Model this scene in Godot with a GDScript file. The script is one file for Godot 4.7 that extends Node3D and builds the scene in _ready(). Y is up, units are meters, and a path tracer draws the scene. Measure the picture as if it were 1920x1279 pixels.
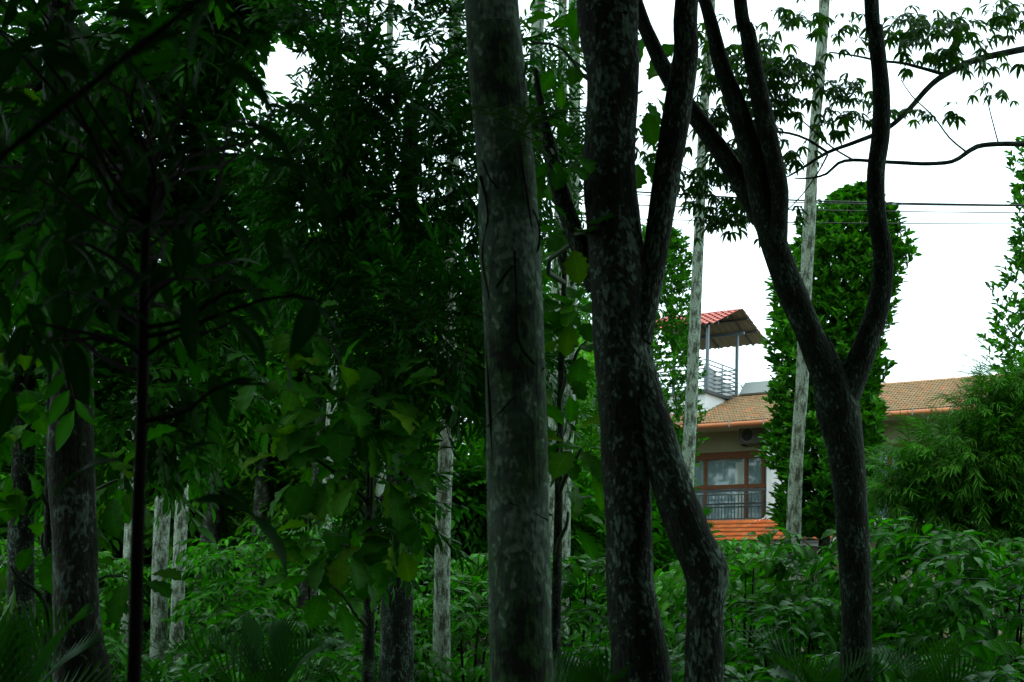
extends Node3D
# A coffee estate under shade trees; a tiled guest house stands on the slope behind.

const FOC := 2769.98          # focal length in pixels of a 1920 wide picture
const EYE := Vector3(0, 1.6, 0)
var cam_basis := Basis.from_euler(Vector3(deg_to_rad(12.0), 0, deg_to_rad(2.5)))
var rng := RandomNumberGenerator.new()
var wobble := FastNoiseLite.new()
var M := {}
var used := {}

# ------------------------------------------------------------------ placing
func at(px: float, py: float, dist: float) -> Vector3:      # the point seen at a picture position, dist metres away along the ground
	var r := cam_basis * Vector3((px - 960.0) / FOC, (639.5 - py) / FOC, -1.0)
	return EYE + r * (dist / -r.z)

func metres(px: float, dist: float) -> float:
	return px / FOC * dist * 1.03

func to_picture(w: Vector3) -> Vector3:
	var c := cam_basis.transposed() * (w - EYE)
	if c.z > -0.2: return Vector3(-9999, -9999, 1)
	return Vector3(960.0 + FOC * c.x / -c.z, 639.5 - FOC * c.y / -c.z, -c.z)

func ground_y(x: float, z: float) -> float:
	var d := -z
	return 0.03 * clampf(d, 0.0, 22.0) + 2.0 * smoothstep(22.0, 42.0, d) + 0.012 * maxf(0.0, d - 42.0) + 0.08 * wobble.get_noise_2d(x * 14.0, z * 14.0)

func rf(a: float, b: float) -> float: return rng.randf_range(a, b)
func rv() -> Vector3: return Vector3(rf(-1, 1), rf(-1, 1), rf(-1, 1)).normalized()

func aim(dir: Vector3, up := Vector3.UP) -> Basis:           # z along dir, y close to up
	var z := dir.normalized()
	var x := up.cross(z)
	if x.length() < 0.01: x = Vector3.RIGHT.cross(z)
	x = x.normalized()
	return Basis(x, z.cross(x), z)

# ------------------------------------------------------------------ nodes
func numbered(n: String) -> String:
	used[n] = used.get(n, -1) + 1
	return n if used[n] == 0 else "%s_%03d" % [n, used[n]]

func tag(o: Node, label: String, category: String, group := "", kind := ""):
	o.set_meta("label", label)
	if category: o.set_meta("category", category)
	if group: o.set_meta("group", group)
	if kind: o.set_meta("kind", kind)

func thing(called: String, pos: Vector3, label: String, category: String, group := "") -> Node3D:
	var o := Node3D.new()
	o.name = numbered(called)
	add_child(o)
	o.position = pos
	tag(o, label, category, group)
	return o

func part(called: String, mesh: Mesh, mat: Material, parent: Node3D, xf := Transform3D()) -> MeshInstance3D:
	var o := MeshInstance3D.new()
	o.name = called
	o.mesh = mesh
	o.material_override = mat
	o.transform = xf
	parent.add_child(o, true)
	return o

func boxp(called: String, mat: Material, parent: Node3D, a: Vector3, b: Vector3, bev := 0.0) -> MeshInstance3D:
	var bm := BoxMesh.new()
	bm.size = (b - a).abs()
	return part(called, bm, mat, parent, Transform3D(Basis(), (a + b) * 0.5))

# ------------------------------------------------------------------ shapes
func tube(pts: PackedVector3Array, rad: PackedFloat32Array, sides: int, rough := 0.0, tile := 0.7, cap := true) -> ArrayMesh:
	var v := PackedVector3Array()
	var nn := PackedVector3Array()
	var uv := PackedVector2Array()
	var ix := PackedInt32Array()
	var run := 0.0
	var big := 0.0
	for r in rad: big = maxf(big, r)
	var reps := maxf(1.0, roundf(TAU * big / tile))
	var n := pts.size()
	var side := Vector3.RIGHT
	for i in n:
		var tan := (pts[mini(i + 1, n - 1)] - pts[maxi(i - 1, 0)]).normalized()
		side = (side - tan * side.dot(tan))
		if side.length() < 0.05: side = tan.cross(Vector3.FORWARD)
		side = side.normalized()
		var other := tan.cross(side)
		if i > 0: run += pts[i].distance_to(pts[i - 1])
		for k in sides + 1:
			var a := TAU * k / sides
			var d := side * cos(a) + other * sin(a)
			var r: float = rad[i]
			if rough > 0.0:
				var q := pts[i] * 2.2 + d * 0.9
				r *= 1.0 + rough * (wobble.get_noise_3d(q.x * 60, q.y * 34, q.z * 60) + 0.6 * wobble.get_noise_3d(q.x * 170 + 50, q.y * 120, q.z * 170))
			v.append(pts[i] + d * r)
			nn.append(d)
			uv.append(Vector2(reps * k / sides, -run / tile))
	for i in n - 1:
		for k in sides:
			var p := i * (sides + 1) + k
			var q := p + sides + 1
			ix.append_array([p, q, p + 1, p + 1, q, q + 1])
	if cap:
		for e in [0, n - 1]:
			var c := v.size()
			v.append(pts[e]); nn.append((pts[e] - pts[1 if e == 0 else n - 2]).normalized()); uv.append(Vector2.ZERO)
			for k in sides:
				var p: int = e * (sides + 1) + k
				if e == 0: ix.append_array([c, p, p + 1])
				else: ix.append_array([c, p + 1, p])
	var arr := []
	arr.resize(Mesh.ARRAY_MAX)
	arr[Mesh.ARRAY_VERTEX] = v
	arr[Mesh.ARRAY_NORMAL] = nn
	arr[Mesh.ARRAY_TEX_UV] = uv
	arr[Mesh.ARRAY_INDEX] = ix
	var m := ArrayMesh.new()
	m.add_surface_from_arrays(Mesh.PRIMITIVE_TRIANGLES, arr)
	return m

func smooth_path(p: PackedVector3Array, r: PackedFloat32Array, step: float) -> Array:
	var op := PackedVector3Array()
	var orr := PackedFloat32Array()
	for i in p.size() - 1:
		var a := p[maxi(i - 1, 0)]
		var d := p[mini(i + 2, p.size() - 1)]
		var k := maxi(1, int(p[i].distance_to(p[i + 1]) / step))
		for j in k:
			var t := float(j) / k
			op.append(p[i].cubic_interpolate(p[i + 1], a, d, t))
			orr.append(lerpf(r[i], r[i + 1], t))
	op.append(p[p.size() - 1])
	orr.append(r[r.size() - 1])
	return [op, orr]

# a stem from picture positions [x, y, width]; down = carry it on to the ground
func stem_mesh(rows: Array, dist: float, base: Vector3, sides: int, rough: float, tile: float, step: float, down := true, extra := []) -> ArrayMesh:
	var p := PackedVector3Array()
	var r := PackedFloat32Array()
	for e in extra:                                              # metres above the first point: [dx, dy, dz, radius]
		p.append(at(rows[0][0], rows[0][1], dist) + Vector3(e[0], e[1], e[2]))
		r.append(e[3])
	for row in rows:
		var h: float = row[3] if row.size() > 3 else dist
		p.append(at(row[0], row[1], h))
		r.append(metres(row[2], h) * 0.5)
	if down:
		var last := p[p.size() - 1]
		var d := (last - p[p.size() - 2]).normalized()
		if d.y < -0.5:
			d = Vector3(d.x * 0.6, d.y, d.z * 0.6).normalized()
			var g := ground_y(last.x, last.z)
			if last.y > g + 0.05:
				var len := (last.y - g) / -d.y
				var w := r[r.size() - 1]
				p.append(last + d * len * 0.6); r.append(w * 1.03)
				p.append(last + d * (len + 0.1)); r.append(w * 1.3)
				p.append(last + d * (len + 0.4)); r.append(w * 1.5)
	var s := smooth_path(p, r, step)
	var q: PackedVector3Array = s[0]
	for i in q.size(): q[i] -= base
	return tube(q, s[1], sides, rough, tile)

func profile(kind: int, t: float) -> float:
	match kind:
		0: return pow(sin(PI * pow(t, 0.85)), 0.85) * (1.0 - 0.25 * t)
		1: return pow(t, 0.5) * pow(1.0 - t, 0.7) * 1.75
		2: return pow(maxf(0.0, sin(PI * pow(t, 1.25))), 0.75) * (1.0 + 0.17 * sin(t * TAU * 5.0 + 0.6))
		3: return minf(1.0, t * 9.0) * pow(1.0 - t, 0.35)
		4: return pow(maxf(0.0, sin(PI * pow(t, 1.35))), 0.8)          # obovate
	return 1.0

func leaf(len: float, wid: float, kind: int, segs: int, droop: float, fold: float, ripple: float, col: Color, rib := 1.5, stalk := 0.12) -> ArrayMesh:
	var st := SurfaceTool.new()
	st.begin(Mesh.PRIMITIVE_TRIANGLES)
	st.set_smooth_group(0)
	var L := []
	var C := []
	var R := []
	var p := Vector3(0, 0, 0)
	var ang := 0.0
	var ds := len / segs
	if stalk > 0.0: p += Vector3(0, 0, len * stalk)
	for i in segs + 1:
		var t := float(i) / segs
		var h := maxf(0.0015, wid * 0.5 * profile(kind, t))
		var up := Vector3(0, cos(ang), sin(ang))
		var w := ripple * h * sin(t * TAU * 3.0 + 0.5)
		L.append(p + Vector3(-h, 0, 0) + up * (fold * h + w))
		R.append(p + Vector3(h, 0, 0) + up * (fold * h - w * 0.7))
		C.append(p)
		ang += droop / segs
		p += Vector3(0, -sin(ang), cos(ang)) * ds
	var edge := col
	var mid := Color(col.r * rib, col.g * rib, col.b * rib)
	var put := func(a: Vector3, c: Color, u: float, t: float):
		st.set_color(c)
		st.set_uv(Vector2(u, t))
		st.add_vertex(a)
	for i in segs:
		var t0 := float(i) / segs
		var t1 := float(i + 1) / segs
		put.call(L[i], edge, 0.0, t0); put.call(L[i + 1], edge, 0.0, t1); put.call(C[i], mid, 0.5, t0)
		put.call(C[i], mid, 0.5, t0); put.call(L[i + 1], edge, 0.0, t1); put.call(C[i + 1], mid, 0.5, t1)
		put.call(C[i], mid, 0.5, t0); put.call(C[i + 1], mid, 0.5, t1); put.call(R[i], edge, 1.0, t0)
		put.call(R[i], edge, 1.0, t0); put.call(C[i + 1], mid, 0.5, t1); put.call(R[i + 1], edge, 1.0, t1)
	if stalk > 0.0:
		var k := len * 0.012
		for e in [Vector3(1, 0, 0), Vector3(0, 1, 0)]:
			for q in [-e * k, e * k, Vector3(0, 0, len * stalk)]:
				put.call(q, mid, 0.5, 0.0)
	st.generate_normals()
	return st.commit()

func spray(n: int, lf: ArrayMesh, length: float, spread: float, droop: float, lean: float, twig_col: Color, seed_: int) -> ArrayMesh:
	var r := RandomNumberGenerator.new()
	r.seed = seed_
	var st := SurfaceTool.new()
	st.begin(Mesh.PRIMITIVE_TRIANGLES)
	var pts := []
	for i in 5:
		var t := i / 4.0
		pts.append(Vector3(0.05 * sin(t * 4.0 + seed_) * length, -droop * t * t * length, t * length))
	for i in 4:                                                     # the twig, three-sided
		for k in 3:
			var a := TAU * k / 3.0
			var b := TAU * (k + 1) / 3.0
			var w0 := length * 0.010 * (1.0 - i * 0.2)
			var w1 := length * 0.010 * (0.8 - i * 0.2)
			var q := [pts[i] + Vector3(cos(a), sin(a), 0) * w0, pts[i] + Vector3(cos(b), sin(b), 0) * w0, pts[i + 1] + Vector3(cos(a), sin(a), 0) * w1, pts[i + 1] + Vector3(cos(b), sin(b), 0) * w1]
			for j in [0, 1, 2, 1, 3, 2]:
				st.set_normal(Vector3(cos(a), sin(a), 0)); st.set_color(twig_col); st.set_uv(Vector2.ZERO)
				st.add_vertex(q[j])
	for i in n:
		var t := clampf((i + 0.7) / n, 0.05, 1.0)
		var f := t * 4.0
		var k := mini(3, int(f))
		var p: Vector3 = pts[k].lerp(pts[k + 1], f - k)
		var s := -1.0 if i % 2 == 0 else 1.0
		var dir := Vector3(s * spread * r.randf_range(0.6, 1.3), r.randf_range(-0.5, 0.35) - lean, 0.75 + 0.6 * t).normalized()
		var b := aim(dir, Vector3(r.randf_range(-0.6, 0.6), 1, r.randf_range(-0.6, 0.6))) * Basis.from_scale(Vector3.ONE * r.randf_range(0.7, 1.15))
		st.append_from(lf, 0, Transform3D(b, p))
	return st.commit()

# ------------------------------------------------------------------ leaves on things
func scatter(called: String, parent: Node3D, mesh: Mesh, mat: Material, T: Array, lo := 0.5, hi := 1.55, warm := 0.3) -> MultiMeshInstance3D:
	var mm := MultiMesh.new()
	mm.transform_format = MultiMesh.TRANSFORM_3D
	mm.use_colors = true
	mm.mesh = mesh
	mm.instance_count = T.size()
	var b := parent.position
	for i in T.size():
		var x: Transform3D = T[i]
		x.origin -= b
		mm.set_instance_transform(i, x)
		var k := rf(lo, hi)
		var w := rf(0.0, warm) * rf(0.3, 1.0)
		mm.set_instance_color(i, Color(k * (1.0 + 1.6 * w), k * (1.0 + 0.5 * w), k))
	var o := MultiMeshInstance3D.new()
	o.name = called
	o.multimesh = mm
	o.material_override = mat
	o.set_meta("kind", "stuff")
	parent.add_child(o, true)
	return o

# the leaves that show largest become parts of their own, the rest one mass
func leaves(parent: Node3D, mesh: Mesh, mats: Array, T: Array, most: int, mass := "foliage", tone := 1.0, warm := 0.25):
	var order := []
	for i in T.size():
		var q := to_picture(T[i].origin)
		var score := -q.z + rf(0.0, 0.6)
		if q.x < -20 or q.x > 1940 or q.y < -20 or q.y > 1300 or q.z < 0.3: score -= 1000.0
		order.append([score, i])
	order.sort_custom(func(a, b): return a[0] > b[0])
	var rest := []
	for k in order.size():
		var x: Transform3D = T[order[k][1]]
		if k < most and order[k][0] > -900.0:
			x.origin -= parent.position
			part("leaf", mesh, mats[rng.randi() % mats.size()], parent, x)
		else:
			rest.append(x)
	if rest.size(): scatter(mass, parent, mesh, mats[0], rest, 0.45 * tone, 1.55 * tone, warm)

# sprays through an ellipsoid, thicker toward its skin
func clump(T: Array, c: Vector3, r: Vector3, n: int, s0: float, s1: float, up := 0.0, out := 0.8):
	for i in n:
		var d := rv()
		var p := d * pow(rng.randf(), 0.42)
		var dir := (d * out + rv() * 0.6 + Vector3(0, up, 0)).normalized()
		T.append(Transform3D(aim(dir, Vector3(rf(-0.5, 0.5), 1, rf(-0.5, 0.5))) * Basis.from_scale(Vector3.ONE * rf(s0, s1)), c + p * r))

func limb(parent: Node3D, a: Vector3, b: Vector3, r0: float, r1: float, mat: Material, sag := 0.15, sides := 7, called := "branch"):
	var p := PackedVector3Array()
	var r := PackedFloat32Array()
	var n := 7
	var j := rv() * a.distance_to(b) * 0.07
	for i in n:
		var t := i / float(n - 1)
		p.append(a.lerp(b, t) + Vector3(0, sin(PI * t) * sag * a.distance_to(b), 0) + j * sin(TAU * t) - parent.position)
		r.append(lerpf(r0, r1, t))
	part(called, tube(p, r, sides, 0.05, 0.5), mat, parent)

# ------------------------------------------------------------------ materials
func lin(r: float, g: float, b: float) -> Color: return Color(r, g, b).linear_to_srgb()

func plain(r: float, g: float, b: float, rough := 0.8, spec := 0.4) -> StandardMaterial3D:
	var m := StandardMaterial3D.new()
	m.albedo_color = lin(r, g, b)
	m.roughness = rough
	m.metallic_specular = spec
	return m

func leafy(tone: Color, rough := 0.45, thru := 0.9, spec := 0.17, veins := false) -> StandardMaterial3D:
	var m := StandardMaterial3D.new()
	m.albedo_color = Color(tone.r, tone.g, tone.b).linear_to_srgb()
	m.vertex_color_use_as_albedo = true
	m.roughness = rough
	m.metallic_specular = spec
	m.backlight_enabled = true
	m.backlight = Color(thru * 0.82, thru, thru * 0.3)
	m.cull_mode = BaseMaterial3D.CULL_DISABLED
	if veins:
		m.albedo_texture = M.veins
		m.heightmap_enabled = true
		m.heightmap_texture = M.veins
		m.heightmap_scale = -0.25
	return m

# side veins of a leaf, across u and along v
func vein_texture() -> ImageTexture:
	var im := Image.create_empty(96, 256, false, Image.FORMAT_RGB8)
	for y in 256:
		for x in 96:
			var u := absf(x / 95.0 - 0.5) * 2.0
			var q := fposmod(y / 256.0 * 9.0 - u * 1.5, 1.0)
			var v := maxf(smoothstep(0.10, 0.0, minf(q, 1.0 - q)) * (1.0 - 0.5 * u), smoothstep(0.07, 0.0, u))
			var k := 0.84 + 0.10 * wobble.get_noise_2d(x * 40.0, y * 20.0) + 0.16 * v
			im.set_pixel(x, y, Color(clampf(k + 0.03 * v, 0, 1), clampf(k, 0, 1), clampf(k, 0, 1)))
	return ImageTexture.create_from_image(im)

func noise_bytes(seed_: int, freq: float, oct: int, w: int, h: int, cell := false) -> PackedByteArray:
	var n := FastNoiseLite.new()
	n.seed = seed_
	n.frequency = freq
	n.fractal_octaves = oct
	if cell:
		n.noise_type = FastNoiseLite.TYPE_CELLULAR
		n.cellular_return_type = FastNoiseLite.RETURN_CELL_VALUE
		n.domain_warp_enabled = true
		n.domain_warp_amplitude = 18.0
	var im := n.get_seamless_image(w, h)
	im.convert(Image.FORMAT_L8)
	if w != 512 or h != 512: im.resize(512, 512, Image.INTERPOLATE_CUBIC)
	return im.get_data()

# bark: base and dark tones, pale lichen patches, cross rings
func bark(seed_: int, base: Color, dark: Color, lichen: Color, cover: float, patch: float, rings: float, relief: float, less := 0.0) -> StandardMaterial3D:
	var big := noise_bytes(seed_, patch * 0.4, 4, 512, 512)
	var fine := noise_bytes(seed_ + 1, 0.05, 4, 512, 512)
	var ring := noise_bytes(seed_ + 2, 0.06, 3, 64, 512)
	var spot := noise_bytes(seed_ + 3, patch * 1.8, 3, 512, 512)
	var up := noise_bytes(seed_ + 4, 0.06, 3, 512, 96)
	var col := PackedByteArray()
	var hgt := PackedByteArray()
	col.resize(512 * 512 * 3)
	hgt.resize(512 * 512)
	for i in 512 * 512:
		var a := big[i] / 255.0
		var f := fine[i] / 255.0
		var g := ring[i] / 255.0
		var s := spot[i] / 255.0
		var u := up[i] / 255.0
		var c := base.lerp(dark, smoothstep(0.42 + less, 0.62 + less, a * 0.6 + f * 0.25 + u * 0.15))
		if less == 0.0: c = c.lerp(Color(base.r * 0.75, base.g * 1.15, base.b * 0.5), 0.8 * smoothstep(0.46, 0.6, u * 0.45 + s * 0.55))
		var lc := smoothstep(1.0 - cover, 1.13 - cover, s * 0.32 + f * 0.30 + (1.0 - a) * 0.38)
		c = c.lerp(lichen * (0.55 + 0.7 * f), lc * (0.55 + 0.45 * s))
		var k := 1.0 - rings * smoothstep(0.58, 0.75, g) * (0.4 + 0.6 * a)
		k *= 0.7 + 0.6 * f
		c = Color(c.r * k, c.g * k, c.b * k).linear_to_srgb()
		col[i * 3] = int(clampf(c.r, 0, 1) * 255.0)
		col[i * 3 + 1] = int(clampf(c.g, 0, 1) * 255.0)
		col[i * 3 + 2] = int(clampf(c.b, 0, 1) * 255.0)
		hgt[i] = int(clampf(0.35 * f + 0.3 * (1.0 - g) * rings + 0.2 * u + 0.2 * lc, 0, 1) * 255.0)
	var m := StandardMaterial3D.new()
	m.albedo_texture = ImageTexture.create_from_image(Image.create_from_data(512, 512, false, Image.FORMAT_RGB8, col))
	m.roughness = 0.9
	m.metallic_specular = 0.3
	m.heightmap_enabled = true
	m.heightmap_texture = ImageTexture.create_from_image(Image.create_from_data(512, 512, false, Image.FORMAT_L8, hgt))
	m.heightmap_scale = relief
	return m

func mottled(seed_: int, a: Color, b: Color, freq: float, scale: float, rough := 0.9) -> StandardMaterial3D:
	var n := FastNoiseLite.new()
	n.seed = seed_
	n.frequency = freq
	n.fractal_octaves = 5
	var t := NoiseTexture2D.new()
	t.width = 512
	t.height = 512
	t.seamless = true
	t.noise = n
	var g := Gradient.new()
	g.set_color(0, a.linear_to_srgb())
	g.set_color(1, b.linear_to_srgb())
	t.color_ramp = g
	var m := StandardMaterial3D.new()
	m.albedo_texture = t
	m.uv1_triplanar = true
	m.uv1_world_triplanar = true
	m.uv1_scale = Vector3.ONE * scale
	m.roughness = rough
	m.metallic_specular = 0.35
	return m

func make_materials():
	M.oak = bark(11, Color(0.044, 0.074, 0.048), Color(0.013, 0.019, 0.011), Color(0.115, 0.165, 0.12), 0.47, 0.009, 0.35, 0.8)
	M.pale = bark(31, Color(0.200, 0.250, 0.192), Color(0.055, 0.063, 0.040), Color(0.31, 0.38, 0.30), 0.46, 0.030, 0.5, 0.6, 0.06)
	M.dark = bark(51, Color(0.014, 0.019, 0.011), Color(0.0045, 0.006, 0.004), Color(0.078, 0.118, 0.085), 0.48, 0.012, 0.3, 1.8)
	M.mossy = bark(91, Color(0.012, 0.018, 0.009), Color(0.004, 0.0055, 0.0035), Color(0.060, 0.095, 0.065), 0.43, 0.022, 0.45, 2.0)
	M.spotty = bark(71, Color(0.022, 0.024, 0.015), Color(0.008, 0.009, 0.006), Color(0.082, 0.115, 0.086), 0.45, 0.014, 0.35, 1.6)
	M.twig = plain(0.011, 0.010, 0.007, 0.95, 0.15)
	M.green_twig = plain(0.03, 0.055, 0.018, 0.8)
	M.soil = mottled(5, Color(0.035, 0.026, 0.017), Color(0.085, 0.062, 0.036), 0.03, 0.5)
	M.white = mottled(6, Color(0.607, 0.623, 0.631), Color(0.681, 0.689, 0.697), 0.012, 0.35, 0.85)
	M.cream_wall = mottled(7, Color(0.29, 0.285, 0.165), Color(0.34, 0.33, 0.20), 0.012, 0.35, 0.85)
	M.plaster = mottled(14, Color(0.344, 0.353, 0.344), Color(0.451, 0.459, 0.451), 0.012, 0.4, 0.9)
	M.wood = mottled(8, Color(0.107, 0.037, 0.015), Color(0.189, 0.070, 0.027), 0.02, 0.9, 0.5)
	M.steel = plain(0.075, 0.10, 0.12, 0.45, 0.5)
	M.iron = plain(0.03, 0.036, 0.038, 0.5, 0.5)
	M.shaded_casing = plain(0.13, 0.135, 0.115, 0.6)  # white casing; the shade under the eave is put into its grey
	M.grey = plain(0.22, 0.25, 0.25, 0.6)
	M.gutter = mottled(9, Color(0.426, 0.139, 0.053), Color(0.508, 0.189, 0.082), 0.01, 0.6, 0.45)
	M.fresh_tile = []
	for c in [Color(0.47, 0.095, 0.017), Color(0.391, 0.089, 0.019), Color(0.476, 0.119, 0.025), Color(0.365, 0.098, 0.025)]:
		M.fresh_tile.append(mottled(10, c * 0.8, c * 1.1, 0.02, 1.3, 0.75))
	M.old_tile = StandardMaterial3D.new()
	M.old_tile.vertex_color_use_as_albedo = true
	M.old_tile.roughness = 0.85
	M.red_sheet = mottled(12, Color(0.426, 0.045, 0.025), Color(0.508, 0.070, 0.037), 0.02, 1.0, 0.4)
	M.sheet_under = mottled(13, Color(0.16, 0.138, 0.085), Color(0.24, 0.205, 0.13), 0.02, 1.2, 0.8)
	M.pane_sky_tint = plain(0.04, 0.125, 0.145, 0.85)  # sheet added behind the panes; its blue-green stands in for reflected sky
	M.curtain = plain(0.55, 0.55, 0.46, 0.9)
	M.inside = plain(0.2, 0.19, 0.17, 0.9)
	M.plastic = plain(0.6, 0.61, 0.58, 0.5)
	M.glass = StandardMaterial3D.new()
	M.glass.albedo_color = Color(0.8, 0.9, 0.9, 0.12)
	M.glass.transparency = BaseMaterial3D.TRANSPARENCY_ALPHA
	M.glass.roughness = 0.03
	M.wire = plain(0.03, 0.032, 0.03, 0.6)
	# leaf materials only tint; the leaf meshes carry the green
	M.veins = vein_texture()
	var w := Color(1, 1, 1)
	M.lf = leafy(w)
	M.lf_set = [leafy(w), leafy(Color(0.8, 0.85, 0.8)), leafy(Color(1.0, 0.9, 0.9)), leafy(Color(0.65, 0.7, 0.7)), leafy(Color(1.35, 1.1, 0.9))]
	M.gloss_set = []
	for c in [w, Color(0.75, 0.8, 0.8), Color(1.15, 1.1, 0.8), Color(0.9, 0.95, 1.0)]: M.gloss_set.append(leafy(c, 0.36, 0.9, 0.15))
	M.coffee_set = []
	for c in [w, Color(0.72, 0.78, 0.8), Color(1.3, 1.15, 0.8), Color(0.9, 0.95, 1.0)]: M.coffee_set.append(leafy(c, 0.32, 0.95, 0.2, true))
	M.big_set = []
	for c in [w, Color(0.8, 0.9, 0.9), Color(1.3, 1.05, 0.8), Color(0.7, 0.75, 0.8), Color(2.4, 1.3, 0.6)]: M.big_set.append(leafy(c, 0.5, 0.95, 0.15, true))
	M.sap_set = []
	for c in [w, Color(0.8, 0.85, 0.9), Color(0.6, 0.65, 0.7), Color(0.9, 0.9, 0.9)]: M.sap_set.append(leafy(c, 0.55, 0.8, 0.07, true))

# ------------------------------------------------------------------ the house
func roof_tile(w: float, l: float, waves: int, thick: float, amp: float) -> ArrayMesh:
	var st := SurfaceTool.new()
	st.begin(Mesh.PRIMITIVE_TRIANGLES)
	var n := 4 * waves
	for i in n:
		var p := []
		for k in [i, i + 1]:
			var x := w * (float(k) / n - 0.5)
			var y := amp * (0.5 - 0.5 * cos(TAU * waves * k / n))
			p.append([Vector3(x, y, 0), Vector3(x, y, l), Vector3(x, y - thick, l)])
		for q in [[p[0][0], p[1][0], p[0][1]], [p[1][0], p[1][1], p[0][1]], [p[0][1], p[1][1], p[0][2]], [p[1][1], p[1][2], p[0][2]]]:
			for v in q: st.add_vertex(v)
	st.generate_normals()
	return st.commit()

func make_house():
	var th := deg_to_rad(37.6)
	var hb := Basis(Vector3(cos(th), 0, sin(th)), Vector3.UP, Vector3(-sin(th), 0, cos(th)))
	var ho := Vector3(7.878, 5.929, -44.778)
	var h := thing("guest_house", ho, "two storey guest house with tan tiled roof and orange tiled canopy below", "house")
	h.basis = hb
	var fl := -3.35                                                  # ground under the lowest storey
	# shell
	boxp("wall", M.cream_wall, h, Vector3(-7.2, fl, -1.5), Vector3(9.4, -0.35, -1.2))
	boxp("floor_slab", M.white, h, Vector3(-7.2, -0.22, -8.0), Vector3(9.4, -0.02, -0.02))
	boxp("wall", M.cream_wall, h, Vector3(-7.2, 2.32, -1.4), Vector3(9.4, 3.35, -1.2))
	boxp("wall", M.white, h, Vector3(0.0, -0.02, -1.6), Vector3(1.9, 3.04, -0.1))
	boxp("wall", M.white, h, Vector3(-7.4, fl, -8.0), Vector3(-7.2, 3.4, -0.4))
	boxp("wall", M.white, h, Vector3(9.4, fl, -8.0), Vector3(9.6, 3.4, -0.4))
	boxp("wall", M.inside, h, Vector3(-7.2, fl, -8.2), Vector3(9.4, 3.4, -8.0))
	boxp("room_wall", M.inside, h, Vector3(-7.2, -0.02, -4.2), Vector3(9.4, 3.2, -4.1))
	boxp("ceiling", M.cream_wall, h, Vector3(-7.2, 2.99, -1.19), Vector3(9.4, 3.02, -0.12))
	boxp("ceiling", M.inside, h, Vector3(-7.2, 3.06, -4.2), Vector3(9.4, 3.10, -1.41))
	# glazed front behind the balcony
	var zf := -1.2
	for x in [-6.6, -4.9, -3.95, -2.75, -1.28, -0.68, 2.3, 3.5, 4.7, 5.9, 7.1]:
		var f := boxp("window_post", M.wood, h, Vector3(x - 0.05, 0.0, zf - 0.06), Vector3(x + 0.05, 2.1, zf + 0.06))
	for s in [[-7.2, 0.0], [1.9, 9.4]]:
		boxp("window_head", M.wood, h, Vector3(s[0], 2.1, zf - 0.07), Vector3(s[1], 2.32, zf + 0.07))
		boxp("transom", M.wood, h, Vector3(s[0], 1.14, zf - 0.05), Vector3(s[1], 1.27, zf + 0.05))
		boxp("window_sill", M.wood, h, Vector3(s[0], -0.02, zf - 0.065), Vector3(s[1], 0.08, zf + 0.065))
	var xs := [-7.2, -6.6, -4.9, -3.95, -2.75, -1.28, -0.68, 0.0]
	for i in xs.size() - 1:
		for y in [[0.08, 1.14], [1.27, 2.1]]:
			boxp("window_pane", M.glass, h, Vector3(xs[i] + 0.05, y[0], zf - 0.008), Vector3(xs[i + 1] - 0.05, y[1], zf + 0.008))
	xs = [1.9, 2.3, 3.5, 4.7, 5.9, 7.1, 9.4]
	for i in xs.size() - 1:
		for y in [[0.08, 1.14], [1.27, 2.1]]:
			boxp("window_pane", M.glass, h, Vector3(xs[i] + 0.05, y[0], zf - 0.008), Vector3(xs[i + 1] - 0.05, y[1], zf + 0.008))
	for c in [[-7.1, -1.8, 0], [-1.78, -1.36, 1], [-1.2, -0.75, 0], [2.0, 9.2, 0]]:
		var st := SurfaceTool.new()
		st.begin(Mesh.PRIMITIVE_TRIANGLES)
		var nx := int((c[1] - c[0]) / 0.035)
		for i in nx:
			var x0: float = lerpf(c[0], c[1], float(i) / nx)
			var x1: float = lerpf(c[0], c[1], float(i + 1) / nx)
			var z0 := -1.42 + 0.045 * sin(x0 * 27.0) + 0.02 * sin(x0 * 11.0)
			var z1 := -1.42 + 0.045 * sin(x1 * 27.0) + 0.02 * sin(x1 * 11.0)
			for v in [Vector3(x0, 0.1, z0), Vector3(x0, 2.02, z0), Vector3(x1, 0.1, z1), Vector3(x1, 0.1, z1), Vector3(x0, 2.02, z0), Vector3(x1, 2.02, z1)]: st.add_vertex(v)
		st.generate_normals()
		part("curtain", st.commit(), M.curtain if c[2] else M.pane_sky_tint, h)  # only the pale strip is a curtain; the others carry reflected sky colour
	# balcony railing
	for s in [[-7.1, -0.02], [1.92, 9.3]]:
		var rail := boxp("handrail", M.iron, h, Vector3(s[0], 0.90, -0.10), Vector3(s[1], 0.97, -0.03))
		boxp("rail", M.iron, h, Vector3(s[0], 0.79, -0.08), Vector3(s[1], 0.82, -0.05))
		boxp("rail", M.iron, h, Vector3(s[0], 0.04, -0.08), Vector3(s[1], 0.08, -0.05))
		var n := int((s[1] - s[0]) / 0.115)
		for i in n:
			var x: float = s[0] + 0.06 + i * 0.115
			boxp("baluster", M.iron, h, Vector3(x - 0.011, 0.0, -0.076), Vector3(x + 0.011, 0.79, -0.054))
			if i % 10 == 5: boxp("rail_post", M.iron, h, Vector3(x + 0.04, 0.82, -0.08), Vector3(x + 0.07, 0.90, -0.05))
	for x in [-0.12]:
		for y in [0.55, 0.45]: boxp("rail", M.iron, h, Vector3(-2.4, y, -0.52), Vector3(x, y + 0.05, -0.48))
	# upper roof: old tiles, all one mass, each tile only a few pixels
	var roof := Node3D.new()
	roof.name = "roof"
	h.add_child(roof)
	var e0 := Vector3(0, 3.02, 0.22)
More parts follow.
